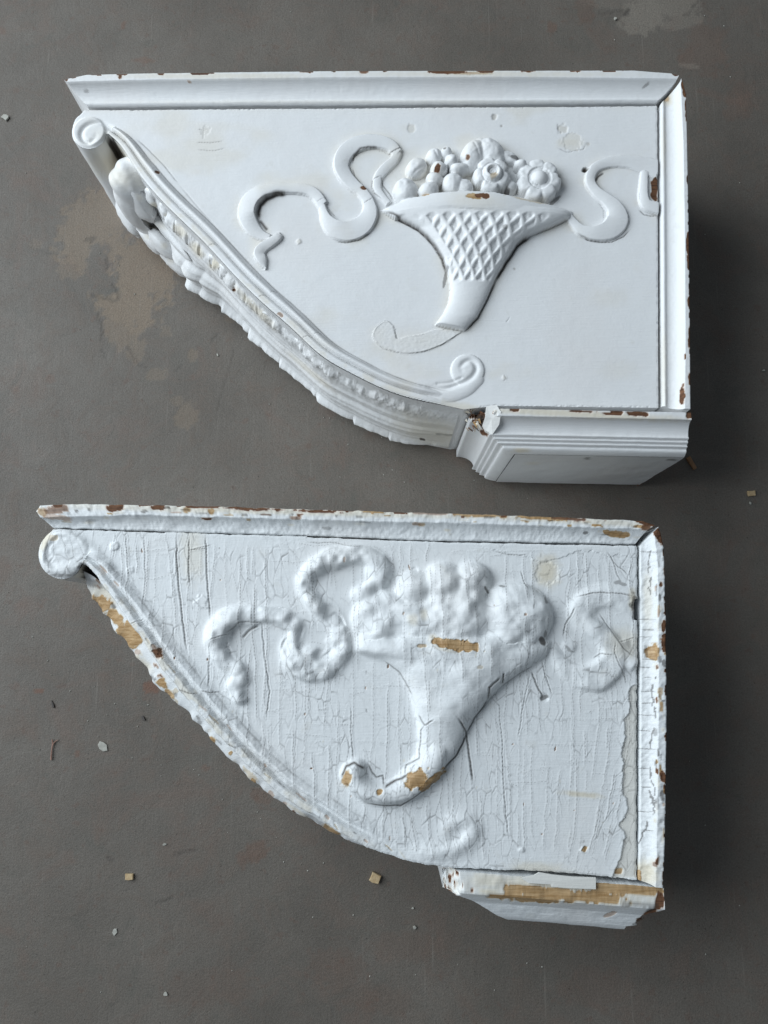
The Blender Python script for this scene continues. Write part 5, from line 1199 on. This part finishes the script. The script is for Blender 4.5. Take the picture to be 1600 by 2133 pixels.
# ------------------------------------------------------------------ crumbs on the floor
def chip(name, label, cat, uv, size, ang, mat, seed, group=None, thick=0.003, n=7, rect=False):
    """a broken sliver: ragged outline, slightly bevelled and tilted, lying on the floor"""
    R = np.random.default_rng(seed)
    c = W([uv], 0.001)[0]
    if rect:
        base = np.array([(-1, -1), (-.2, -1.05), (1, -.92), (1.04, .2), (.95, 1), (.1, .96), (-1.02, 1.02), (-.97, .1)])
        n = 8
    else:
        a = np.sort(np.linspace(0, 2 * math.pi, n, endpoint=False) + R.uniform(-.3, .3, n)); base = np.stack([np.cos(a), np.sin(a)], 1) * R.uniform(.72, 1.12, n)[:, None]
    P = base * np.array(size) / 2; P = P + R.normal(0, .03, P.shape) * min(size)
    an = math.radians(ang); P = P @ np.array([[math.cos(an), math.sin(an)], [-math.sin(an), math.cos(an)]])
    tilt = R.normal(0, .06, 2)
    zt = thick + P @ tilt
    V = np.vstack([np.c_[P, np.full(n, 0.0002)], np.c_[P, zt * .82], np.c_[P * .88, zt], [[0, 0, thick * 1.02]]])
    q = [(k * n + i, k * n + (i + 1) % n, (k + 1) * n + (i + 1) % n, (k + 1) * n + i) for k in range(2) for i in range(n)]
    t = [(2 * n + i, 2 * n + (i + 1) % n, 3 * n) for i in range(n)]
    o = mesh(name, V, q, mat, None, None, tris=t)
    o.data.shade_flat()
    o.location = (c[0], c[1], 0.0003)
    o['label'] = label; o['category'] = cat
    if group: o['group'] = group
    return o
g = 'crumbs of wood and paint on the floor'
chip('wood_chip', 'small square tan wood chip alone on the left of the floor below the lower corbel', 'wood chip', (270, 1826), (.0085, .0062), 0, TANWOOD, 1, g, rect=True)
chip('wood_chip', 'pale tilted square chip just under the curve of the lower corbel', 'wood chip', (782, 1828), (.0105, .0095), -25, TANWOOD, 2, g, rect=True, thick=.004)
chip('wood_chip', 'ochre rectangular wood chip near the right edge between the corbels', 'wood chip', (1565, 1028), (.0090, .0060), 0, TANWOOD, 3, g, rect=True)
chip('wood_splinter', 'long brown wood splinter beside the base of the upper corbel', 'splinter', (1440, 965), (.0165, .0050), -60, BROWNWOOD, 4, g, rect=True)
chip('paint_flake', 'grey white paint flake on the floor left of the lower corbel', 'paint flake', (215, 1555), (.0115, .0130), 20, FLAKE, 5, g, thick=.0012)
chip('paint_flake', 'small pale paint flake near the left edge beside the upper scroll', 'paint flake', (11, 244), (.0115, .0085), -30, FLAKE, 6, g, thick=.002)
chip('paint_flake', 'tiny thin paint flake low on the floor, bottom left', 'paint flake', (239, 1942), (.0055, .0085), -12, FLAKE, 7, g, thick=.001)
chip('paint_flake', 'thin pale sliver right of the square tan chip', 'paint flake', (343, 1759), (.0060, .0030), 15, FLAKE, 8, g, thick=.001)
chip('paint_flake', 'tiny white flake under the ochre chip at the right edge', 'paint flake', (1563, 1048), (.0025, .0045), 0, FLAKE, 9, g, thick=.001)
chip('paint_flake', 'yellowish crumb on the floor above the top right of the upper corbel', 'paint flake', (1282, 39), (.0040, .0040), 10, FLAKE, 10, g, thick=.002)
chip('paint_flake', 'white crumb below the bottom edge of the lower corbel curve', 'paint flake', (864, 1932), (.0045, .0035), -30, FLAKE, 11, g, thick=.002)
chip('paint_flake', 'tiny yellow crumb left of the lower corbel base', 'paint flake', (860, 1892), (.0035, .0022), 0, FLAKE, 12, g, thick=.001)
chip('paint_flake', 'pale crumb at the right edge beside the upper corbel', 'paint flake', (1591, 772), (.0050, .0030), 20, FLAKE, 13, g, thick=.0015)
chip('paint_flake', 'small white fleck under the curve of the upper corbel', 'paint flake', (453, 739), (.0022, .0040), 20, FLAKE, 14, g, thick=.001)
chip('paint_flake', 'pale rounded fleck near the bottom edge of the floor', 'paint flake', (345, 2071), (.0048, .0040), 0, FLAKE, 15, g, thick=.001)
chip('dark_splinter', 'short dark splinter on the floor left of the lower corbel', 'splinter', (110, 1468), (.0022, .0105), 22, DARKBIT, 16, g, thick=.0012)
chip('dark_splinter', 'black sliver on the floor just right of the forked stem', 'splinter', (298, 1496), (.0030, .0080), 35, DARKBIT, 17, g, thick=.0012)
# forked dry stem
def stem():
    def tube(pts, r0, r1, k=6):
        P = np.asarray(pts, float); n = len(P); T = np.gradient(P, axis=0); T /= np.linalg.norm(T, axis=1)[:, None]
        sd = np.cross(T, [0, 0, 1.0]); sd /= np.linalg.norm(sd, axis=1)[:, None]
        a = np.linspace(0, 2 * math.pi, k)[None, :]
        r = np.linspace(r0, r1, n)[:, None]
        V = P[:, None] + (np.cos(a) * r)[..., None] * sd[:, None] + (np.sin(a) * r)[..., None] * np.array([0, 0, 1.0])
        return V.reshape(-1, 3), strip_quads(n, k)
    c = W([(110, 1562)], 0.001)[0]
    def w3(px, z): return np.c_[even(W(spline(px, 20), 0.001), 14), np.full(14, z)]
    A = w3([(107, 1583), (108, 1565), (110, 1550), (109, 1540)], .0016); B = w3([(110, 1553), (114, 1546), (121, 1541)], .0016)
    va, qa = tube(A, .0009, .0006); vb, qb = tube(B, .0007, .0004)
    o = mesh('dry_stem', np.vstack([va, vb]) - np.array([c[0], c[1], 0]), np.vstack([qa, qb + len(va)]), TWIG)
    o.location = (c[0], c[1], 0); o['label'] = 'thin reddish forked stem lying on the floor at the left edge'; o['category'] = 'stem'
stem()

# dust of paint and grit that nobody could count
def dust():
    R = np.random.default_rng(21); V = []; Q = []; T = []
    def near(u, v):
        return True
    for i in range(170):
        if R.random() < .55: u, v = R.uniform(10, 1590), R.uniform(10, 2120)
        else:
            t = R.random(); u, v = (90 + 620 * t + R.normal(-60, 40), 1230 + 560 * t + R.normal(50, 40)) if R.random() < .6 else (200 + 700 * t + R.normal(-50, 40), 420 + 520 * t + R.normal(60, 40))
        c = W([(u, v)], 0)[0]; r = R.uniform(.0003, .0011); o = len(V); n = 5
        a = np.linspace(0, 2 * math.pi, n, endpoint=False) + R.uniform(0, 1)
        for k in range(n): V.append((c[0] + math.cos(a[k]) * r * R.uniform(.5, 1.3), c[1] + math.sin(a[k]) * r * R.uniform(.5, 1.3), .0002))
        V.append((c[0], c[1], .0006 + r * .6))
        for k in range(n): T.append((o + k, o + (k + 1) % n, o + n))
    d = mesh('paint_dust', np.array(V), np.zeros((0, 4), int), FLAKE, tris=T); d.data.shade_flat()
    d['kind'] = 'stuff'; d['label'] = 'scattered specks of paint dust on the floor'
dust()
